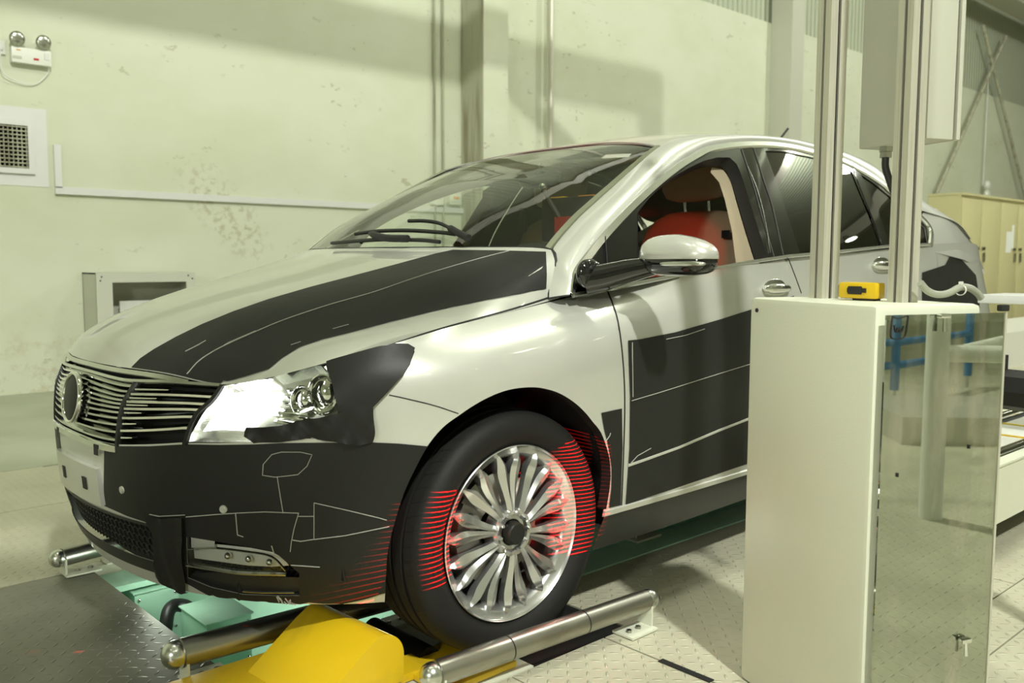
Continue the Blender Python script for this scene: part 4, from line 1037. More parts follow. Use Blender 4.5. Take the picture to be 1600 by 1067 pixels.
base = mixc(math_n(nt, 'MULTIPLY', lowm, .65), base, (.40, .33, .17))
L.new(base, B.inputs['Base Color'])
M['corr'] = mat('corrugated_panel', (.42, .45, .34), .6)
nt = M['corr'].node_tree; N, L, B = nodes(M['corr'])
g = N.new('ShaderNodeNewGeometry'); w_ = N.new('ShaderNodeTexWave'); w_.inputs['Scale'].default_value = 2.6; w_.bands_direction = 'X'; L.new(g.outputs['Position'], w_.inputs['Vector'])
b_ = N.new('ShaderNodeBump'); b_.inputs['Distance'].default_value = .02; L.new(w_.outputs['Fac'], b_.inputs['Height']); L.new(b_.outputs[0], B.inputs['Normal'])
def slab(name, x0, x1, y0, y1, z0, z1, m):
    bm = bmesh.new(); box(bm, ((x0+x1)/2, (y0+y1)/2, (z0+z1)/2), (x1-x0, y1-y0, z1-z0)); return bobj(name, bm, m)
YW = 5.05
# floor: slabs around the pit (pit: x -0.62..3.4, y -0.48..0.55)
struct('floor', slab('floor', -14, 45, 2.3, YW+.2, -.12, 0, 'floor'))
struct('floor_near', slab('floor', -14, 45, -16, -1.75, -.12, 0, 'plate_cream')); bpy.data.objects['floor_near'].name = 'floor_near'
for k, (x0_, x1_, y0_, y1_, z1_) in enumerate(((-14, -4.2, -1.75, 2.3, 0), (6.0, 45, -1.75, 2.3, 0), (-4.2, -.67, -1.75, 2.3, -.052), (-.67, 6.0, -1.75, -.525, -.052), (-.67, 6.0, .605, 2.3, -.052), (3.3, 6.0, -.525, .605, -.052))):
    struct('floor_base', slab('floor_base', x0_, x1_, y0_, y1_, -.12, z1_, 'plate_cream' if z1_ == 0 else 'floor'))
def plate(name, label, x0, x1, y0, y1, m, z1=0., z0=-.05, group=None):
    return tag(slab(name, x0, x1, y0, y1, z0, z1, m), label, 'floor plate', group)
plate('tread_plate', 'dark steel tread plate in the lower left corner, in front of the car', -3.2, -.622, -.9, .55, 'plate_steel')
plate('tread_plate', 'dark steel tread plate at the bottom left edge, next to the yellow cover', -3.2, -.9, -1.745, -.905, 'plate_steel')
plate('tread_plate', 'pale tread plate on the floor beyond the far roller at the left', -4.2, -.3, .56, 1.5, 'plate_cream')
plate('tread_plate', 'pale tread plate at the left edge, near the hall floor', -4.2, -.3, 1.505, 2.295, 'plate_cream')
plate('tread_plate', 'pale tread plate on the floor along the far side of the car', -.295, 6.0, .56, 2.295, 'plate_cream', z1=-.004)
plate('tread_plate', 'cream tread plate in the foreground beside the near steel roller, left of the cream cabinet', -.10, .245, -1.60, -.985, 'plate_cream')
plate('tread_plate', 'cream tread plate running from the near steel roller to behind the cream cabinet', .252, 1.55, -1.60, -.985, 'plate_cream')
plate('tread_plate', 'cream tread plate between the yellow cover and the foreground', -.895, -.105, -1.745, -.985, 'plate_cream')
plate('floor_strip', 'narrow cream floor strip along the foreground edge, under the cabinet', -.10, 3.3, -1.745, -1.605, 'plate_cream')
plate('tread_plate', 'cream tread plate with screw heads at the right edge, past the cabinet', 1.555, 3.3, -1.60, -.985, 'plate_cream')
plate('tread_plate', 'pale steel plate in the car shadow behind the front wheel', .36, 3.3, -.98, -.60, 'plate_cream', z1=-.004)
plate('edge_rail', 'dark green steel edge rail below the door sill of the car', .36, 3.3, -.598, -.478, 'green')
plate('side_plate', 'cream smooth plate between the yellow cover and the front tyre', -.285, -.02, -.98, -.50, 'cabinet', z1=.001)
plate('side_plate', 'light grey plate between the green trough and the yellow cover', -.615, -.29, -.98, -.475, 'greybox', z1=.0)
slab_o = slab('turntable', -.018, .358, -.98, -.48, -.05, -.008, 'seam'); tag(slab_o, 'black turning plate under the left front tyre', 'turning plate')
plate('tread_plate', 'tread plate behind the car under the right end of the rig', 3.305, 6.0, -1.745, .555, 'plate_cream')
# pit
struct('floor_pit', slab('floor_pit', -.62, 3.3, -.475, .555, -.62, -.55, 'dark'))
struct('wall_pit_front', slab('wall_pit', -.66, -.622, -.475, .555, -.6, -.051, 'green')); struct('wall_pit_far', slab('wall_pit', -.62, 3.3, .557, .60, -.6, -.051, 'green')); struct('wall_pit_near', slab('wall_pit', -.62, 3.3, -.52, -.477, -.6, -.051, 'green'))
def pitbox(name, label, c, s, rz=0, lid=True, cat='junction box', m='green'):
    o = thing(name, label, cat, (c[0], c[1], -.55), rz)
    h = c[2]+s[2]/2+.55
    mkbox('body', (0, 0, h/2), (s[0], s[1], h), m, o, bev=.004)
    if lid: mkbox('cover', (0, 0, h+.004), (s[0]+.012, s[1]+.012, .006), m, o, bev=.002)
    for dx_ in (-1, 1):
        for dy_ in (-1, 1):
            bm = bmesh.new(); bmesh.ops.create_uvsphere(bm, u_segments=8, v_segments=6, radius=.006, matrix=Matrix.Translation((dx_*(s[0]/2-.015), -s[1]/2-.002 if dy_ < 0 else -s[1]/2-.002, h-.02 if dy_ > 0 else h-.14))); bobj('screw', bm, 'chrome', o, True)
    return o
pitbox('junction_box', 'pale green steel box in the pit nearest the dark tread plate', (-.46, .46, -.12), (.15, .13, .10))
pitbox('junction_box', 'pale green steel box in the pit under the front bumper, right of the black hose', (-.36, .16, -.16), (.15, .20, .12))
tag(slab('pit_panel', -.62, -.15, .40, .55, -.05, -.03, 'green'), 'mint green sheet metal panel over the pit corner, just under the bumper lip', 'metal panel')
tag(slab('pit_beam', -.60, 3.28, -.40, -.34, -.30, -.07, 'green'), 'mint green steel beam running along the pit beside the inner roller', 'steel beam')
tag(slab('pit_beam', -.60, 3.28, -.475, -.405, -.26, -.03, 'green'), 'pale green channel directly below the inner steel roller', 'steel beam')
tag(slab('pit_beam', .40, 3.28, -.10, .0, -.25, -.10, 'green'), 'pale green beam deep in the pit under the middle of the car', 'steel beam')
tag(mktube('black_hose', catmull([(-.50, .345, -.54), (-.50, .31, -.30), (-.49, .26, -.17), (-.465, .285, -.11), (-.42, .315, -.11), (-.36, .335, -.16), (-.33, .345, -.3), (-.33, .345, -.54)], 8), .022, 'dark', None, 14), 'black corrugated hose looping between the green boxes in the pit', 'hose')
M['gcable'] = mat('green_cable', (.02, .35, .04), .4)
tag(mktube('green_cable', catmull([(-.55, .22, -.54), (-.53, .18, -.26), (-.50, .18, -.20), (-.47, .20, -.3), (-.46, .22, -.54)], 8), .006, 'gcable', None, 8), 'thin bright green cable beside the black hose in the pit', 'cable')
# ---- steel guide rollers
def roller(name, label, A, B, r, ends=True, bands=(.33,)):
    A, B = Vector(A), Vector(B); o = thing(name, label, 'roller', (A.x, A.y, 0)); O = Vector((A.x, A.y, 0)); A, B = A-O, B-O
    d = (B-A).normalized(); n_ = 24
    mktube('tube', [A+(B-A)*k/n_ for k in range(n_+1)], r, 'steel', o, 32, 60)
    for E_, s_ in ((A, -1), (B, 1)):
        bm = bmesh.new(); bmesh.ops.create_uvsphere(bm, u_segments=28, v_segments=14, radius=r*.98, matrix=Matrix.Translation(E_+d*s_*r*.42))
        bobj('end_ball', bm, 'satin', o, True)
        mktube('collar', [E_+d*s_*.001, E_+d*s_*r*.28], r*.86, 'dark', o, 24)
    for f in bands: mktube('joint_ring', [A+(B-A)*f-d*.002, A+(B-A)*f+d*.002], r*1.012, 'dark', o, 32)
    for f, s_ in ((0.0, 1), (1.0, -1)):
        P = A+(B-A)*f+d*s_*.004
        mkbox('bracket', (P.x, P.y-.005, P.z/2), (.006, .05, P.z), 'beige' if False else 'cabinet', o); mkbox('bracket_foot', (P.x+s_*.05, P.y-.01, .006), (.11, .075, .006), 'cabinet', o)
        for k in (0, 1):
            bm = bmesh.new(); bmesh.ops.create_cone(bm, cap_ends=True, segments=6, radius1=.009, radius2=.008, depth=.008, matrix=Matrix.Translation((P.x+s_*(.04+.04*k), P.y-.012, .012))); bobj('bolt', bm, 'steel', o)
    return o
roller('guide_roller', 'polished steel guide roller lying along the outside of the front tyre', at(682, 1052, z=.075), at(1008, 938, z=.075), .031, bands=(.30, .66))
roller('guide_roller', 'dull steel guide roller disappearing under the front bumper from the lower left', at(284, 1020, z=.075), at(640, 925, z=.075), .036, bands=())
roller('guide_roller', 'short dark steel roller poking out beyond the far front corner of the car', at(97, 871, z=.06), at(210, 842, z=.06), .030, bands=())
# ---- yellow cover with hump
yc = thing('yellow_cover', 'yellow painted sheet metal wheel stop with a humped cover in the foreground', 'machine cover', (-.45, -.8, 0))
O = np.array([-.45, -.8, 0.])
mkbox('base_plate', (-.10, .135, .014), (.58, .35, .022), 'yellow', yc, bev=.003)
mkbox('base_plate', (.27, -.05, .012), (.24, .22, .016), 'yellow', yc, bev=.003)
# hump: flat slope facing the foreground, rounded back, extruded across the car axis
prf = [(-.14, .02), (.0, .125), (.035, .147), (.055, .150)]+[(.050+.062*math.sin(a), .088+.062*math.cos(a)) for a in np.linspace(.15, 1.6, 12)]+[(.110, .02)]
ya, yb = -.055, .235; bm = bmesh.new()
A_ = [bm.verts.new((x, ya, z)) for x, z in prf]; B_ = [bm.verts.new((x-.02, yb, z)) for x, z in prf]; n = len(prf)
for i in range(n): bm.faces.new((A_[i], A_[(i+1) % n], B_[(i+1) % n], B_[i]))
bm.faces.new(A_[::-1]); bm.faces.new(B_); bmesh.ops.recalc_face_normals(bm, faces=bm.faces)
hump = bobj('hump', bm, 'yellow', yc, True, 25)
sl = Vector((.14, 0, .105)).normalized(); nrm = Vector((-.105, 0, .14)).normalized()
for (s_, yy) in ((.055, .10), (.075, .125), (.085, .085), (.10, .11)):
    P = Vector((-.14, 0, .02))+sl*s_+Vector((0, yy, 0)); bm = bmesh.new()
    bmesh.ops.create_cone(bm, cap_ends=True, segments=18, radius1=.007, radius2=.006, depth=.004, matrix=Matrix.Translation(P) @ nrm.to_track_quat('Z', 'Y').to_matrix().to_4x4())
    b0 = bobj('bolt', bm, 'yellow', hump, True, 30); mkbox('bolt_socket', P+nrm*.002, (.005, .005, .002), 'seam', b0) if False else None
tag(mkbox('black_post', (-.30, -.40, .10), (.035, .05, .20), 'seam', None), 'black steel post behind the yellow hump, under the bumper end', 'post')
tag(mktube('wheel_drum', [(-.10, -.60, .02), (-.02, -.60, .02)] if False else [(-.205, -.52, .006), (-.205, -.78, .006)], .034, 'rubber', None, 32), 'dark roller drum wedged in front of the left front tyre', 'drum')
o = thing('lifting_bracket', 'small grey steel bracket on the edge rail below the car sill', 'bracket', (1.03, -.47, 0))
mkbox('foot', (0, 0, .006), (.14, .09, .008), 'greybox', o); mkbox('upright', (-.04, .02, .04), (.008, .07, .06), 'greybox', o); mktube('pin', [(0, 0, .01), (0, 0, .03)], .008, 'steel', o)
tag(slab('slot_cover', .238, .258, -1.34, -1.18, .0, .003, 'seam'), 'thin dark slot in the cream tread plate beside the cabinet foot', 'floor slot')
# ---- back wall
struct('wall_back', slab('wall_back', -14, 45, YW, YW+.25, -.1, 4.60, 'wall'))
struct('wall_upper', slab('wall_upper', -14, 45, YW+.04, YW+.25, 4.60, 9, 'corr')); bpy.data.objects['wall_upper'].name = 'wall_back_upper'
for i, x in enumerate((4.70, 10.72)):
    m_ = 'wall' if i == 0 else 'greybox'
    o = slab('column', x, x+.35, 4.70, YW, 0, 4.9 if i == 0 else 8, m_)
    tag(o, ('cream painted wall column directly behind the windscreen of the car', 'grey steel wall column behind the rear door, left of the two metal uprights')[i], 'column')
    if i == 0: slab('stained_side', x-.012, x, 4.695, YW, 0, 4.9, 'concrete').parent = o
def vpipe(x, r, m, lab, y=4.97, z1=7):
    tag(mktube('wall_pipe', [(x, y, 0), (x, y, z1)], r, m, None, 10), lab, 'pipe')
vpipe(at(861, 100, y=4.95)[0], .032, 'alu', 'grey conduit pipe running up the wall right of the cream column', 4.95)
vpipe(at(679, 100, y=5.02)[0], .012, 'concrete', 'left thin brown rod of the pair on the wall left of the cream column', 5.02)
vpipe(at(692, 100, y=5.02)[0], .012, 'concrete', 'right thin brown rod of the pair, nearest the cream column', 5.02)
# trunking
tr = thing('cable_trunking', 'white plastic cable trunking in an L shape along the left wall', 'trunking', (.6, YW, 1.57))
xa = at(85, 297, y=YW)[0]
mkbox('run', ((4.69-xa)/2+(xa-.6), -.018, .0), (4.69-xa, .035, .055), 'trunk', tr); mkbox('riser', (xa-.6+.025, -.018, .185), (.05, .035, .33), 'trunk', tr)
# vent
vx0, vx1, vz0, vz1 = -.35, at(52, 230, y=YW)[0], at(40, 272, y=YW)[2]+.0, at(20, 187, y=YW)[2]
ve = thing('wall_vent', 'cream framed ventilation grille with black square mesh at the left edge', 'vent', ((vx0+vx1)/2, YW, (vz0+vz1)/2))
w_, h_ = vx1-vx0, vz1-vz0
bm = bmesh.new()
for (cx_, cz_, sx_, sz_) in ((0, h_/2-.02, w_-.08, .04), (0, -h_/2+.02, w_-.08, .04), (-w_/2+.02, 0, .04, h_), (w_/2-.02, 0, .04, h_)): box(bm, (cx_, -.012, cz_), (sx_, .03, sz_))
bobj('frame', bm, 'trunk', ve); mkbox('backing', (0, -.002, 0), (w_-.06, .004, h_-.06), 'seam', ve)
bm = bmesh.new()
for k in range(24): box(bm, (-w_/2+.05+(w_-.1)*k/23, -.010, 0), (.007, .006, h_-.08))
for k in range(11): box(bm, (0, -.014, -h_/2+.05+(h_-.1)*k/10), (w_-.08, .006, .009))
bobj('mesh_bars', bm, 'concrete', ve)
tag(slab('patch', -.6, vx1+.10, YW-.004, YW, vz0-.09, vz1+.10, 'trunk'), 'pale plaster patch on the wall around the ventilation grille', 'wall patch')
# emergency light
E0, E1 = at(18, 88, y=YW-.06), at(80, 90, y=YW-.06)
el = thing('emergency_light', 'white emergency light box with two round chrome lamps high on the left wall', 'emergency light', ((E0[0]+E1[0])/2, YW, at(48, 88, y=YW-.06)[2]))
ew = E1[0]-E0[0]
case = mkbox('case', (0, -.035, 0), (ew, .06, .115), 'white', el, bev=.008)
for dx_ in (-.10, .08):
    bm = bmesh.new(); mt = Matrix.Translation((dx_, -.06, .115)) @ Matrix.Rotation(math.radians(100), 4, 'X')
    bmesh.ops.create_cone(bm, cap_ends=True, segments=24, radius1=.030, radius2=.055, depth=.05, matrix=mt); h = bobj('lamp_head', bm, 'chrome', el, True, 40)
    bm = bmesh.new(); bmesh.ops.create_uvsphere(bm, u_segments=20, v_segments=10, radius=.05, matrix=mt @ Matrix.Translation((0, 0, .022)) @ Matrix.Diagonal((1, 1, .35, 1))); bobj('lens', bm, 'satin', h, True)
    mktube('stalk', [(dx_, -.04, .05), (dx_, -.05, .08)], .012, 'white', h)
mkbox('indicator', (.03, -.067, -.018), (.035, .004, .014), 'red', case); mkbox('switch_plate', (.105, -.067, .012), (.035, .004, .05), 'trunk', case); mkbox('badge', (-.10, -.067, -.02), (.06, .003, .02), 'greybox', case); mkbox('badge', (-.09, -.067, .035), (.03, .003, .006), 'orange', case)
so = thing('wall_socket', 'small white socket beside the emergency light, at the left edge', 'socket', (E0[0]-.10, YW, at(5, 75, y=YW)[2]))
mkbox('plate', (0, -.012, 0), (.14, .02, .10), 'white', so, bev=.004); mkbox('plug', (.03, -.03, -.005), (.035, .03, .035), 'trunk', so, bev=.004)
ex = (E0[0]+E1[0])/2; ez = at(48, 88, y=YW)[2]
tag(mktube('light_cable', catmull([(E0[0]-.07, 4.99, ez+.02), (E0[0]-.07, 5.0, ez-.14), (E0[0]+.02, 5.02, ez-.20), (E0[0]+.16, 5.03, ez-.21), (E1[0]-.02, 5.03, ez-.12), (E1[0]-.01, 5.02, ez-.06)], 6), .004, 'trunk', None, 6), 'thin white cable hanging in a loop under the emergency light', 'cable')
# recessed enclosure on the wall, behind the bonnet
bx0 = at(116, 430, y=YW)[0]; bz1 = at(116, 424, y=YW)[2]
c0 = at(150, 430, y=4.72); c1 = at(305, 430, y=4.72)
en = thing('open_enclosure', 'open cream metal enclosure on the wall behind the bonnet', 'enclosure', ((c0[0]+c1[0])/2, 4.9, 0))
cx_ = (c0[0]+c1[0])/2; W_ = c1[0]-c0[0]; T_ = .90; zt = at(230, 426, y=4.72)[2]; fo = .075
bm = bmesh.new()
xm = (fo*1.6-fo)/2; box(bm, (xm, -.17, zt-fo/2), (W_-fo*2.6, .02, fo)); box(bm, (xm, -.17, .12), (W_-fo*2.6, .02, .24)); box(bm, (-W_/2+fo*.8, -.17, zt/2), (fo*1.6, .02, zt)); box(bm, (W_/2-fo/2, -.17, zt/2), (fo, .02, zt))
bobj('front_frame', bm, 'greybox', en)
bm = bmesh.new(); box(bm, (-W_/2+.005, 0, zt/2), (.01, .33, zt)); box(bm, (W_/2-.005, 0, zt/2), (.01, .33, zt)); box(bm, (0, 0, zt-.005), (W_, .33, .01)); box(bm, (0, .14, zt/2), (W_, .01, zt)); bobj('casing', bm, 'greybox', en)
mkbox('inner_panel', (.08, .02, zt-.32), (W_*.6, .02, .18), 'white', en); mkbox('inner_box', (.2, .08, zt-.5), (.2, .1, .2), 'dark', en)
for x_, z_ in ((-W_/2+.04, zt-.03), (-W_/2+.03, zt-.06), (W_/2-.06, zt-.025), (W_/2-.025, zt-.05)):
    bm = bmesh.new(); bmesh.ops.create_cone(bm, cap_ends=True, segments=12, radius1=.006, radius2=.006, depth=.004, matrix=Matrix.Translation((x_, -.182, z_)) @ Matrix.Rotation(math.pi/2, 4, 'X')); bobj('bolt_hole', bm, 'seam', en)
for (x0_, x1_, y_, lab, m_) in ((678, 694, 318, 'white socket box on the wall seen through the windscreen, the left one', 'white'), (704, 722, 318, 'cream switch box with an orange label, right of the white one, seen through the windscreen', 'cabinet')):
    A_, B_ = at(x0_, y_, y=4.98), at(x1_, y_, y=4.98); sb = thing('switch_box', lab, 'switch box', ((A_[0]+B_[0])/2, YW, A_[2]+.045))
    mkbox('body', (0, -.035, 0), (B_[0]-A_[0], .06, .11), m_, sb, bev=.005); mkbox('label', (0, -.067, .02), (.07, .003, .03), 'orange' if m_ != 'white' else 'greybox', sb)
# braces, small lamp and truss on the right
def rod(name, a, b, r, m, lab, cat): return tag(mktube(name, [a, b], r, m, None, 8), lab, cat)
Y_ = 4.9
rod('wall_brace', at(1536, 40, y=Y_), at(1607, 330, y=Y_), .035, 'concrete', 'rusty brace rod on the right wall leaning down to the right', 'brace')
rod('wall_brace', at(1572, 57, y=Y_), at(1460, 310, y=Y_), .035, 'concrete', 'rusty brace rod on the right wall leaning down to the left', 'brace')
P = at(1538, 297, y=4.95); el2 = thing('wall_lamp', 'small white twin lamp on the wall above the lockers', 'lamp', (P[0], 4.95, P[2]))
for dz_ in (-.10, .10):
    bm = bmesh.new(); bmesh.ops.create_uvsphere(bm, u_segments=16, v_segments=10, radius=.10, matrix=Matrix.Translation((0, -.06, dz_)) @ Matrix.Diagonal((1, .6, 1, 1))); bobj('lamp_head', bm, 'white', el2, True)
mktube('wire', [(0, .03, .1), (0, .03, 3.0)], .01, 'trunk', el2, 6)
for k, (a, b) in enumerate((((12.5, 4.2, 6.2), (34, 4.2, 6.2)), ((12.5, 4.0, 6.9), (34, 4.0, 6.9)))):
    tag(slab('crane_rail', a[0], b[0], a[1], a[1]+.5, a[2], a[2]+.28, 'alu'), ('lower', 'upper')[k]+' grey roof girder crossing the top right corner', 'girder')
# crane beam above, out of the frame; its shadow falls on the wall
cb = thing('crane_beam', 'overhead crane beam whose shadow crosses the wall', 'beam', (0, 2.0, 0))
mkbox('beam', (-.5, 0, 4.53), (12.0, .12, .42), 'greybox', cb); mkbox('end_stop', (5.36, 0, 4.215), (.29, .12, .21), 'greybox', cb)
bm = bmesh.new(); a_ = Vector((3.40, 0, 4.40)); b_ = Vector((4.25, 0, 3.88)); box(bm, (a_+b_)/2, ((b_-a_).length, .10, .20), 0, 0, Matrix.Rotation(math.atan2(.52, .85), 4, 'Y')); bobj('strut', bm, 'greybox', cb)
# unseen blocker added above the car nose to shade the bonnet and left plates
bm = bmesh.new()
for i in range(21):
    for j in range(21):
        x_, y_ = -2.6+.1*i, -3.15+.1*j
        if x_ < -1.28: ok = y_ < -1.2
        elif x_ < -1.08: ok = -2.95 < y_ < -1.2
        else: ok = -2.68 < y_ < -1.3 and x_ < -.64
        for (hx, hy, hr) in ((-1.33, -2.50, .14), (-1.38, -2.85, .10), (-1.58, -2.45, .14), (-1.30, -2.05, .11)):  # holes in the blocker that let patches of light through
            if (x_-hx)**2+(y_-hy)**2 < hr*hr: ok = False
        if ok: box(bm, (x_, y_, 3.2), (.1, .1, .03))
sp_o = thing('shade_blocker', 'unseen blocker added above the nose of the car to shade it, outside the picture', 'platform', (0, 0, 0)); bobj('blocker_tiles', bm, 'steel', sp_o)
for p_ in ((-2.6, -1.25), (-2.6, -3.2)): mktube('hanger', [(p_[0], p_[1], 3.2), (p_[0], p_[1], 8.4)], .03, 'steel', sp_o, 8)
# ---- lockers
for k, (x0_, x1_) in enumerate(((10.78, 12.15), (12.17, 13.55), (13.57, 14.95))):
    lab = ('beige two-door locker nearest the car, with a padlock on its left door', 'beige two-door locker in the middle, with white papers on its left door', 'beige two-door locker at the right edge of the picture')[k]
    lo = thing('locker', lab, 'locker', ((x0_+x1_)/2, 2.42, 0), group='lockers along the right wall'); w_ = x1_-x0_
    mkbox('body', (0, .0, .98), (w_, .42, 1.86), 'locker', lo)
    mkbox('top', (0, -.01, 1.925), (w_+.02, .46, .03), 'locker', lo)
    for sg in (-1, 1):
        d = mkbox('door', (sg*w_*.25, -.218, 1.0), (w_*.5-.05, .016, 1.74), 'locker', lo, bev=.003)
        hx = sg*w_*.25-(w_*.17 if sg > 0 else -w_*.17)
        mkbox('hasp', (hx, -.232, 1.22), (.12, .012, .035), 'steel', d); mkbox('padlock', (hx, -.24, 1.10), (.045, .02, .13), 'steel', d)
    if k == 1: mkbox('notice', (-w_*.25, -.228, 1.32), (.20, .003, .30), 'paper', lo); mkbox('notice', (-w_*.25+.15, -.2285, 1.40), (.08, .003, .34), 'paper', lo)
tag(slab('low_platform', 7.4, 14, .6, 1.4, 0, .35, 'white'), 'low white platform on the floor in front of the lockers', 'platform')
# ================================================================ foreground cabinet and posts
N0 = np.array([.155, -1.775]); AV = np.array([.095, .425]); BV = np.array([.265, -.110])
al_, bl_ = np.linalg.norm(AV), np.linalg.norm(BV); ah, bh = AV/al_, BV/bl_; CZ = .955
ang = math.atan2(bh[1], bh[0])
# local frame of the cabinet: x along the panel face, y towards the back
cab = thing('control_cabinet', 'tall cream metal cabinet with a mirror-like clear side panel in the right foreground', 'cabinet', (N0[0], N0[1], 0), ang)
bm = bmesh.new(); box(bm, (bl_/2-.006, al_/2+.006, CZ/2), (bl_-.012, al_-.012, CZ), 0, .012); body = bobj('body', bm, 'cabinet', cab, True, 40)
def c2w(x, y, z): 
    q = N0+bh*x+np.array([-bh[1], bh[0]])*y; return np.array([q[0], q[1], z])
pm = bpy.data.materials.new('clear_panel'); pm.use_nodes = True; nt = pm.node_tree; nt.nodes.clear()
o_ = nt.nodes.new('ShaderNodeOutputMaterial'); mx = nt.nodes.new('ShaderNodeMixShader'); t_ = nt.nodes.new('ShaderNodeBsdfTransparent'); t_.inputs[0].default_value = (.86, .9, .84, 1)
g_ = nt.nodes.new('ShaderNodeBsdfGlossy'); g_.inputs['Roughness'].default_value = .015; g_.inputs['Color'].default_value = (.50, .53, .45, 1)
tc = nt.nodes.new('ShaderNodeTexCoord'); mp = nt.nodes.new('ShaderNodeMapping'); mp.inputs['Scale'].default_value = (9, 9, 2.2); nz = nt.nodes.new('ShaderNodeTexNoise'); nz.inputs['Scale'].default_value = 1.6; nz.inputs['Detail'].default_value = 7
rp = nt.nodes.new('ShaderNodeValToRGB'); rp.color_ramp.elements[0].position = .52; rp.color_ramp.elements[1].position = .78; rp.color_ramp.elements[0].color = (0, 0, 0, 1); rp.color_ramp.elements[1].color = (.6, .6, .6, 1)
df = nt.nodes.new('ShaderNodeBsdfDiffuse'); df.inputs[0].default_value = (.36, .33, .24, 1); m2 = nt.nodes.new('ShaderNodeMixShader'); mx.inputs[0].default_value = .76
nt.links.new(tc.outputs['Object'], mp.inputs[0]); nt.links.new(mp.outputs[0], nz.inputs[0]); nt.links.new(nz.outputs[0], rp.inputs[0]); nt.links.new(rp.outputs[0], m2.inputs[0])
nt.links.new(t_.outputs[0], mx.inputs[1]); nt.links.new(g_.outputs[0], mx.inputs[2]); nt.links.new(mx.outputs[0], m2.inputs[1]); nt.links.new(df.outputs[0], m2.inputs[2]); nt.links.new(m2.outputs[0], o_.inputs[0])
M['panel'] = pm
PW = bl_+.022; pan = mkbox('clear_panel', (PW/2+.008, -.007, CZ/2-.008), (PW, .004, CZ-.02), 'panel', cab)
mkbox('panel_edge', (PW+.010, -.007, CZ/2-.008), (.005, .008, CZ-.02), 'alu', pan)
mkbox('corner_cap', (PW+.004, -.007, CZ-.008), (.022, .014, .014), 'black_matt', cab, bev=.003)
for (px_, py_) in ((1470, 493), (1503, 998)):
    # latch positions on the panel
    r_ = ray(px_, py_); nn = np.array([bh[1], -bh[0], 0]); P0 = np.array([N0[0], N0[1], 0])+nn*.01; t = ((P0-CPOS)@nn)/(r_@nn); P = CPOS+r_*t; dl = P[:2]-N0
    lx, lz = dl@bh, P[2]
    la = mkbox('latch', (lx, -.018, lz), (.026, .014, .010), 'chrome', cab, bev=.003); mktube('latch_pin', [(lx, -.02, lz), (lx, -.022, lz-.032)], [.003, .0045], 'chrome', la, 8)
for (lx, lz) in ((.05, .615), (.235, .66)): mkbox('screw_hole', (lx, -.0105, lz), (.004, .003, .008), 'seam', pan)
bm = bmesh.new(); bmesh.ops.create_cone(bm, cap_ends=True, segments=16, radius1=.005, radius2=.005, depth=.003, matrix=Matrix.Translation((-.001, al_-.03, CZ-.03)) @ Matrix.Rotation(math.pi/2, 4, 'Y')); bobj('bolt_hole', bm, 'seam', cab)
# marker scribble on the panel
def stroke(pts, r=.0011): return mktube('marker_scribble', [(x, -.0105, z) for x, z in catmull([(x, z) for x, z in pts], 6)], r, 'seam', pan, 6)
stroke([(.022, .935), (.020, .915), (.020, .895), (.028, .890), (.045, .890), (.056, .897), (.060, .925), (.060, .935), (.052, .934), (.035, .930), (.022, .935)])
stroke([(.027, .918), (.029, .908), (.033, .903), (.036, .912), (.037, .905), (.041, .903), (.043, .911), (.039, .909), (.046, .904), (.051, .915)])
# aluminium uprights
def post(label, s, t, w=.046):
    q = N0+AV*s+BV*t; o = thing('metal_upright', label, 'upright', (q[0], q[1], CZ), ang, group='uprights on the cabinet')
    h = 1.35; g = .008; d = .008; W2 = w/2
    pr = [(-W2, -W2), (-g/2, -W2), (-g/2, -W2+d), (g/2, -W2+d), (g/2, -W2), (W2, -W2), (W2, -g/2), (W2-d, -g/2), (W2-d, g/2), (W2, g/2), (W2, W2), (g/2, W2), (g/2, W2-d), (-g/2, W2-d), (-g/2, W2), (-W2, W2), (-W2, g/2), (-W2+d, g/2), (-W2+d, -g/2), (-W2, -g/2)]
    bm = bmesh.new(); prism(bm, pr, 0, h); bobj('extrusion', bm, 'alu', o)
    bm = bmesh.new()
    for a_, b_ in ((-1, 0), (0, -1), (1, 0), (0, 1)): box(bm, (a_*(W2-d+.001), b_*(W2-d+.001), h/2), (.002 if a_ else g, .002 if b_ else g, h))
    bobj('groove_liner', bm, 'seam', o); return o
post('left aluminium profile upright standing on the cream cabinet', .80, .70, .047); post('right aluminium profile upright standing on the cream cabinet', .28, .655, .043)
# upper box
s0, t0 = .46, 1.13; q = N0+AV*s0+BV*t0
ub = thing('upper_box', 'grey enamel electrical box mounted high behind the two metal uprights', 'electrical box', (q[0], q[1], 1.318), ang)
ul, uw = al_*.50, bl_*.27*1.0
mkbox('casing', (uw/2, ul/2, .5), (uw, ul, 1.0), 'greybox', ub, bev=.004); mkbox('door', (uw+.010, ul/2, .5), (.012, ul+.01, 1.0), 'greybox', ub, bev=.003); mkbox('door_seal', (uw+.002, ul/2, .5), (.004, ul-.01, .99), 'seam', ub)
mkbox('mounting_bar', (-.06, ul*.45, .60), (.13, .03, .04), 'alu', ub); mkbox('mounting_bar', (-.06, ul*.45, .90), (.13, .03, .04), 'alu', ub)
gp_ = thing('cable_gland', 'brass cable gland with a dark cable under the grey upper box', 'cable gland', (0, 0, 0))
G = at(1384, 229, y=q[1]+.10); r_ = ray(1384, 229); tt_ = 1.318-.0; G = at(1384, 232, z=1.318) if False else None
lx = uw*.35; ly = None
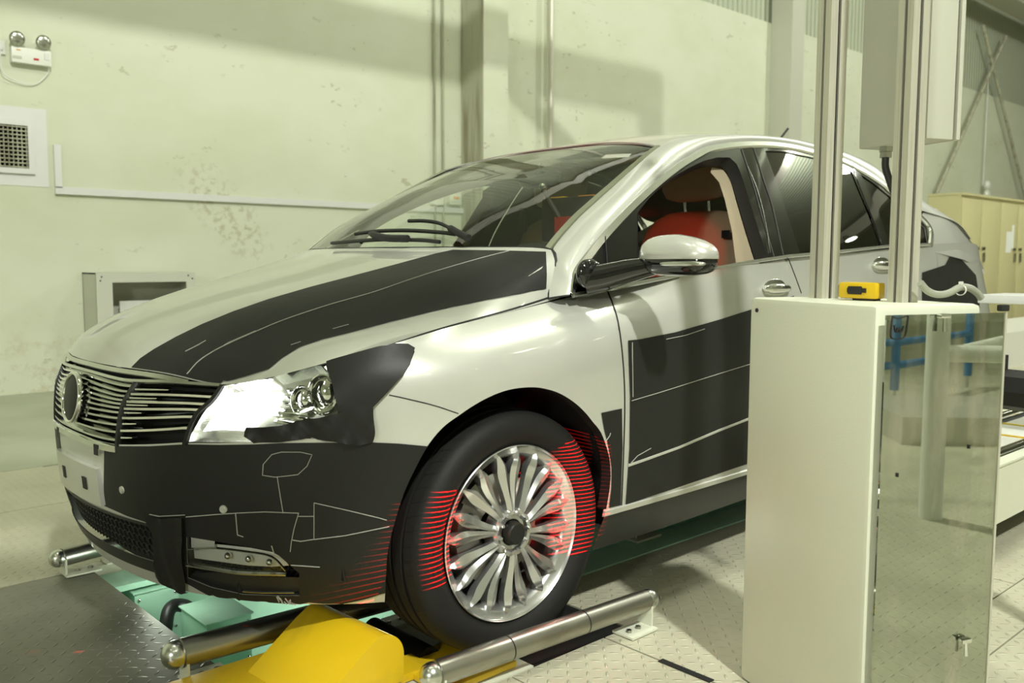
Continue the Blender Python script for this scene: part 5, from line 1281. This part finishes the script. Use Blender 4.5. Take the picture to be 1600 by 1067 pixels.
# place the gland under the box where it shows beside the right upright
best = min(((abs((lambda w: 800+CF*((CM[0]@(w-CPOS))/(CM[2]@(w-CPOS))))(c2w(0, 0, 0)*0+np.array([*(q+bh*lx+np.array([-bh[1], bh[0]])*yy), 1.318]))-1385), yy) for yy in np.linspace(0.01, ul-.01, 60)))
yy = best[1]; Gp = q+bh*lx+np.array([-bh[1], bh[0]])*yy; gp_.location = (Gp[0], Gp[1], 1.318)
mktube('nut', [(0, 0, 0), (0, 0, -.012)], .017, 'satin', gp_, 6, 20); mktube('nut', [(0, 0, -.013), (0, 0, -.026)], .015, 'satin', gp_, 6, 20)
mktube('cable', catmull([(0, 0, -.02), (.002, 0, -.05), (.012, -.01, -.09), (.03, -.02, -.14), (.045, -.02, -.22), (.05, -.02, -.34)], 6), .0085, 'dark', gp_, 12)
# tape measure
def on_top(px, py): return at(px, py, z=CZ)
TM = N0+AV*.50+BV*.62; tmz = CZ
tm = thing('tape_measure', 'yellow tape measure with a black button lying between the two metal uprights', 'tape measure', (TM[0], TM[1], CZ), math.atan2(-ah[1], -ah[0])+math.radians(8))
bm = bmesh.new(); box(bm, (0, 0, .0225), (.092, .040, .036), 0, .006); bobj('case', bm, 'yellow', tm, True, 40)
mkbox('button', (-.004, -.0215, .023), (.034, .004, .018), 'black_matt', tm, bev=.003); mkbox('grip', (.0, -.0205, .023), (.046, .003, .010), 'black_matt', tm); mkbox('blade_hook', (-.049, 0, .020), (.007, .024, .028), 'steel', tm, bev=.002); mkbox('belt_clip', (.012, 0, .003), (.05, .03, .005), 'seam', tm)
# hose with zip tie on the cabinet top
hp = [at(1437, 438, y=-1.80)]
H = [at(x, y, z=z) for x, y, z in ((1441, 440, .985), (1447, 455, .972), (1462, 461, .967), (1482, 458, .969), (1500, 449, .975), (1515, 450, .974), (1528, 458, .969), (1536, 470, .962))]
def fixd(px, py, t=1.0):  # point on the vertical plane that runs through the right part of the cabinet top
    r_ = ray(px, py); P0 = np.array([*(N0+bh*.0+np.array([-bh[1], bh[0]])*.075), 0]); nn = np.array([bh[1], -bh[0], 0]); t_ = ((P0-CPOS)@nn)/(r_@nn); return CPOS+r_*t_
H = [fixd(x, y) for x, y in ((1438, 442), (1449, 454), (1464, 460), (1482, 458), (1500, 449), (1515, 450), (1527, 458), (1533, 466))]
ho = tag(mktube('grey_hose', catmull(H, 6), .0075, 'hose', None, 16), 'grey ribbed hose curving over the top of the cream cabinet', 'hose')
P = Vector(fixd(1501, 453)); zt = thing('zip_tie', 'white zip tie around the grey hose', 'zip tie', P)
bm = bmesh.new(); seg = 24
for k in range(seg):
    a = 2*math.pi*k/seg
    for (r_, dx_) in ((.0105, -.0025), (.0118, -.0025), (.0118, .0025), (.0105, .0025)): bm.verts.new((dx_, r_*math.cos(a), r_*math.sin(a)))
bm.verts.ensure_lookup_table()
for k in range(seg):
    for j in range(4): bm.faces.new([bm.verts[i] for i in (k*4+j, ((k+1) % seg)*4+j, ((k+1) % seg)*4+(j+1) % 4, k*4+(j+1) % 4)])
bmesh.ops.recalc_face_normals(bm, faces=bm.faces); bobj('strap', bm, 'white', zt); mkbox('head', (0, 0, .014), (.008, .007, .008), 'white', zt)
# ---- rig at the right edge
rp_ = thing('roller_platform', 'long cream rig platform with steel roller and yellow striped plates at the right edge', 'rig platform', (1.9, -1.35, 0))
y0, y1 = -1.45, -1.02
zb = at(1540, 828, y=y0)[2]; ztp = at(1540, 738, y=y0)[2]
L0, L1 = -.3, 3.2
mkbox('side_beam', ((L0+L1)/2, y0+.01-(-1.35), (zb+ztp)/2), (L1-L0, .02, ztp-zb), 'cabinet', rp_); mkbox('beam_lip', ((L0+L1)/2, y0-(-1.35)+.02, ztp+.003), (L1-L0, .05, .008), 'cabinet', rp_)
mkbox('side_beam', ((L0+L1)/2, y1+1.35, (zb+ztp)/2), (L1-L0, .02, ztp-zb), 'cabinet', rp_)
mkbox('deck', ((L0+L1)/2, (y0+y1)/2+1.35, ztp-.05), (L1-L0, y1-y0-.03, .02), 'trimdark', rp_)
for x_ in (L0+.15, 1.4, L1-.2): mkbox('foot', (x_, .1, zb/2), (.10, .25, zb), 'seam', rp_)
mktube('edge_roller', [(L0, y0+1.35+.075, ztp+.005), (L1, y0+1.35+.075, ztp+.005)], .020, 'chrome', rp_, 20); mktube('edge_roller', [(L0, y1+1.35-.06, ztp+.005), (L1, y1+1.35-.06, ztp+.005)], .020, 'chrome', rp_, 20)
for k in range(11):
    x_ = L0+.16+k*.30; mkbox('deck_plate', (x_, .115, ztp-.018), (.27, .24, .012), 'white', rp_, bev=.003); mkbox('stripe', (x_+.15, .115, ztp-.015), (.022, .24, .012), 'labely' if k % 2 else 'yellow', rp_)
bh_ = thing('control_bar', 'black octagonal bar with an upright pin at the right edge', 'control bar', (1.2, -1.55, 0))
A_, B_ = Vector(at(1531, 603, x=1.22)), Vector(at(1606, 612, x=1.17)); d_ = (B_-A_); E_ = A_+d_*3.2; O_ = Vector((1.2, -1.55, 0))
rr = (at(1540, 572, x=1.2)[2]-at(1540, 634, x=1.2)[2])/2
mktube('grip', [A_-O_+d_.normalized()*-.0, A_-O_+d_.normalized()*.012, E_-O_], [rr*.78, rr, rr], 'black_matt', bh_, 8, 20)
pz = A_+d_*.50; mktube('pin', [pz-O_, pz-O_+Vector((0, 0, rr+.040))], .0095, 'black_matt', bh_, 12)
for k in range(4): mkbox('socket_hole', Vector(A_-O_)+d_*(.35+.22*k)+Vector((0, 0, rr*.93)), (.012, .012, .004), 'seam', bh_)
mktube('stand', [E_-O_, Vector((E_.x-O_.x, E_.y-O_.y, 0))], .03, 'black_matt', bh_, 12)
ty_ = thing('tray_table', 'pale tray table edge at the right border, in front of the lockers', 'table', (2.5, -1.6, 0))
mkbox('tray_rim', (0, .0, .89), (.3, .9, .035), 'trunk', ty_, bev=.004)
for sx_ in (-1, 1):
    for sy_ in (-1, 1): mktube('leg', [(sx_*.12, sy_*.4-.0, 0), (sx_*.12, sy_*.4, .88)], .012, 'satin', ty_, 8) if sy_ < 0 else None
# things the clear panel mirrors, standing at the right of the camera
wp = thing('white_pipe_frame', 'white pipe railing reflected in the cabinet panel', 'railing', (1.05, -3.66, 0))
mktube('pole', [(0, 0, 0), (0, 0, 1.3)], .045, 'white', wp, 20); mktube('rail', [(-.02, 0, .675), (1.4, -.02, .66)], .035, 'white', wp, 20); mktube('rail', [(-.02, 0, .66), (1.3, -.9, .80)], .022, 'white', wp, 20); mktube('pole', [(1.4, -.02, 0), (1.4, -.02, 1.3)], .045, 'white', wp, 20)
bf_ = thing('blue_frame', 'blue steel trestle reflected in the cabinet panel', 'trestle', (2.02, -6.67, 0))
for p_ in ((0, 0), (.93, -.9), (-.9, .2)): mktube('leg', [(p_[0], p_[1], .10), (p_[0], p_[1], 1.0)], .032, 'blue', bf_, 12); mktube('foot', [(p_[0], p_[1], 0), (p_[0], p_[1], .12)], .012, 'satin', bf_, 8)
for z_ in (.28, .45): mktube('rail', [(-.9, .2, z_), (0, 0, z_), (.93, -.9, z_)], .028, 'blue', bf_, 10)
tag(slab('grey_step', 1.5, 3.2, -6.0, -5.15, 0, .16, 'alu'), 'grey steel step reflected in the lower half of the cabinet panel', 'step')
struct('wall_front', slab('wall_front', -14, 45, -16.2, -16, 0, 8, 'wall'))
struct('ceiling', slab('ceiling', -14, 45, -16, YW+.3, 9, 9.1, 'corr'))
struct('wall_left', slab('wall_left', -14.2, -14, -16, YW+.3, 0, 9, 'wall')); struct('wall_right', slab('wall_right', 45, 45.2, -16, YW+.3, 0, 9, 'wall'))
# roof lamps seen in the tinted glass
ML = mat('lamp_face', (1, 1, 1), .5, emit=((1, .97, .8), 30)); M['lampface'] = ML
for i, x_ in enumerate((-6, 0, 6, 12, 18, 24)):
    for j, y_ in enumerate((-12, -6.5, -1)):
        if (x_, y_) == (0, -6.5): continue
        o = thing('high_bay_lamp', 'round high-bay lamp hanging under the hall roof, outside the picture', 'lamp', (x_, y_, 8.0), group='roof lamps')
        bm = bmesh.new(); bmesh.ops.create_cone(bm, cap_ends=False, segments=24, radius1=.26, radius2=.10, depth=.3, matrix=Matrix.Translation((0, 0, .15))); bobj('reflector', bm, 'satin', o, True)
        bm = bmesh.new(); bmesh.ops.create_circle(bm, cap_ends=True, segments=24, radius=.22, matrix=Matrix.Translation((0, 0, .02)) @ Matrix.Rotation(math.pi, 4, 'X')); bobj('lamp_glass', bm, 'lampface', o)
for k in range(9):
    tag(slab('roof_girder', -14+k*6.5, -13.7+k*6.5, -16, YW, 8.3, 8.8, 'alu'), 'grey roof girder above the hall, outside the picture', 'girder', 'roof girders')
# ================================================================ laser line projector
def laser(name, loc, target, power, half, span, n_lines, roll, spread=.5):
    l = bpy.data.lights.new(name, 'SPOT'); l.energy = power; l.color = (1, .02, .06); l.shadow_soft_size = 0; l.spot_size = math.radians(half*2*1.5); l.spot_blend = 0
    o = bpy.data.objects.new(name, l); COL.objects.link(o); o.location = loc
    q_ = (Vector(target)-Vector(loc)).to_track_quat('-Z', 'Y').to_matrix().to_4x4() @ Matrix.Rotation(math.radians(roll), 4, 'Z'); o.rotation_euler = q_.to_euler()
    l.use_nodes = True; nt = l.node_tree; em = nt.nodes['Emission']
    tc = nt.nodes.new('ShaderNodeTexCoord'); sx_ = nt.nodes.new('ShaderNodeSeparateXYZ'); nt.links.new(tc.outputs['Normal'], sx_.inputs[0])
    zz = math_n(nt, 'ABSOLUTE', sx_.outputs[2]); yy = math_n(nt, 'DIVIDE', sx_.outputs[1], zz); xx = math_n(nt, 'DIVIDE', sx_.outputs[0], zz)
    k = n_lines/(2*math.tan(math.radians(span)))
    f = math_n(nt, 'FRACT', math_n(nt, 'ADD', math_n(nt, 'MULTIPLY', yy, k), 100)); line = math_n(nt, 'LESS_THAN', math_n(nt, 'ABSOLUTE', math_n(nt, 'SUBTRACT', f, .5)), .5*.20)
    m1 = math_n(nt, 'LESS_THAN', math_n(nt, 'ABSOLUTE', yy), math.tan(math.radians(span))); m2_ = math_n(nt, 'MULTIPLY', math_n(nt, 'SUBTRACT', math.tan(math.radians(half)), math_n(nt, 'ABSOLUTE', xx)), 2.5/math.tan(math.radians(half)), clamp=True)
    v = math_n(nt, 'MULTIPLY', math_n(nt, 'MULTIPLY', line, m1), m2_); nt.links.new(v, em.inputs['Strength']); em.inputs['Color'].default_value = (1, .02, .06, 1)
    return o
laser('laser_projector_front', (.14, -1.62, .50), (-.252, -.9, .37), 1800, 5.4, 10.5, 26, -6)
laser('laser_projector_rear', (.14, -1.62, .50), (.235, -.9, .395), 1300, 8.5, 13, 30, 0)
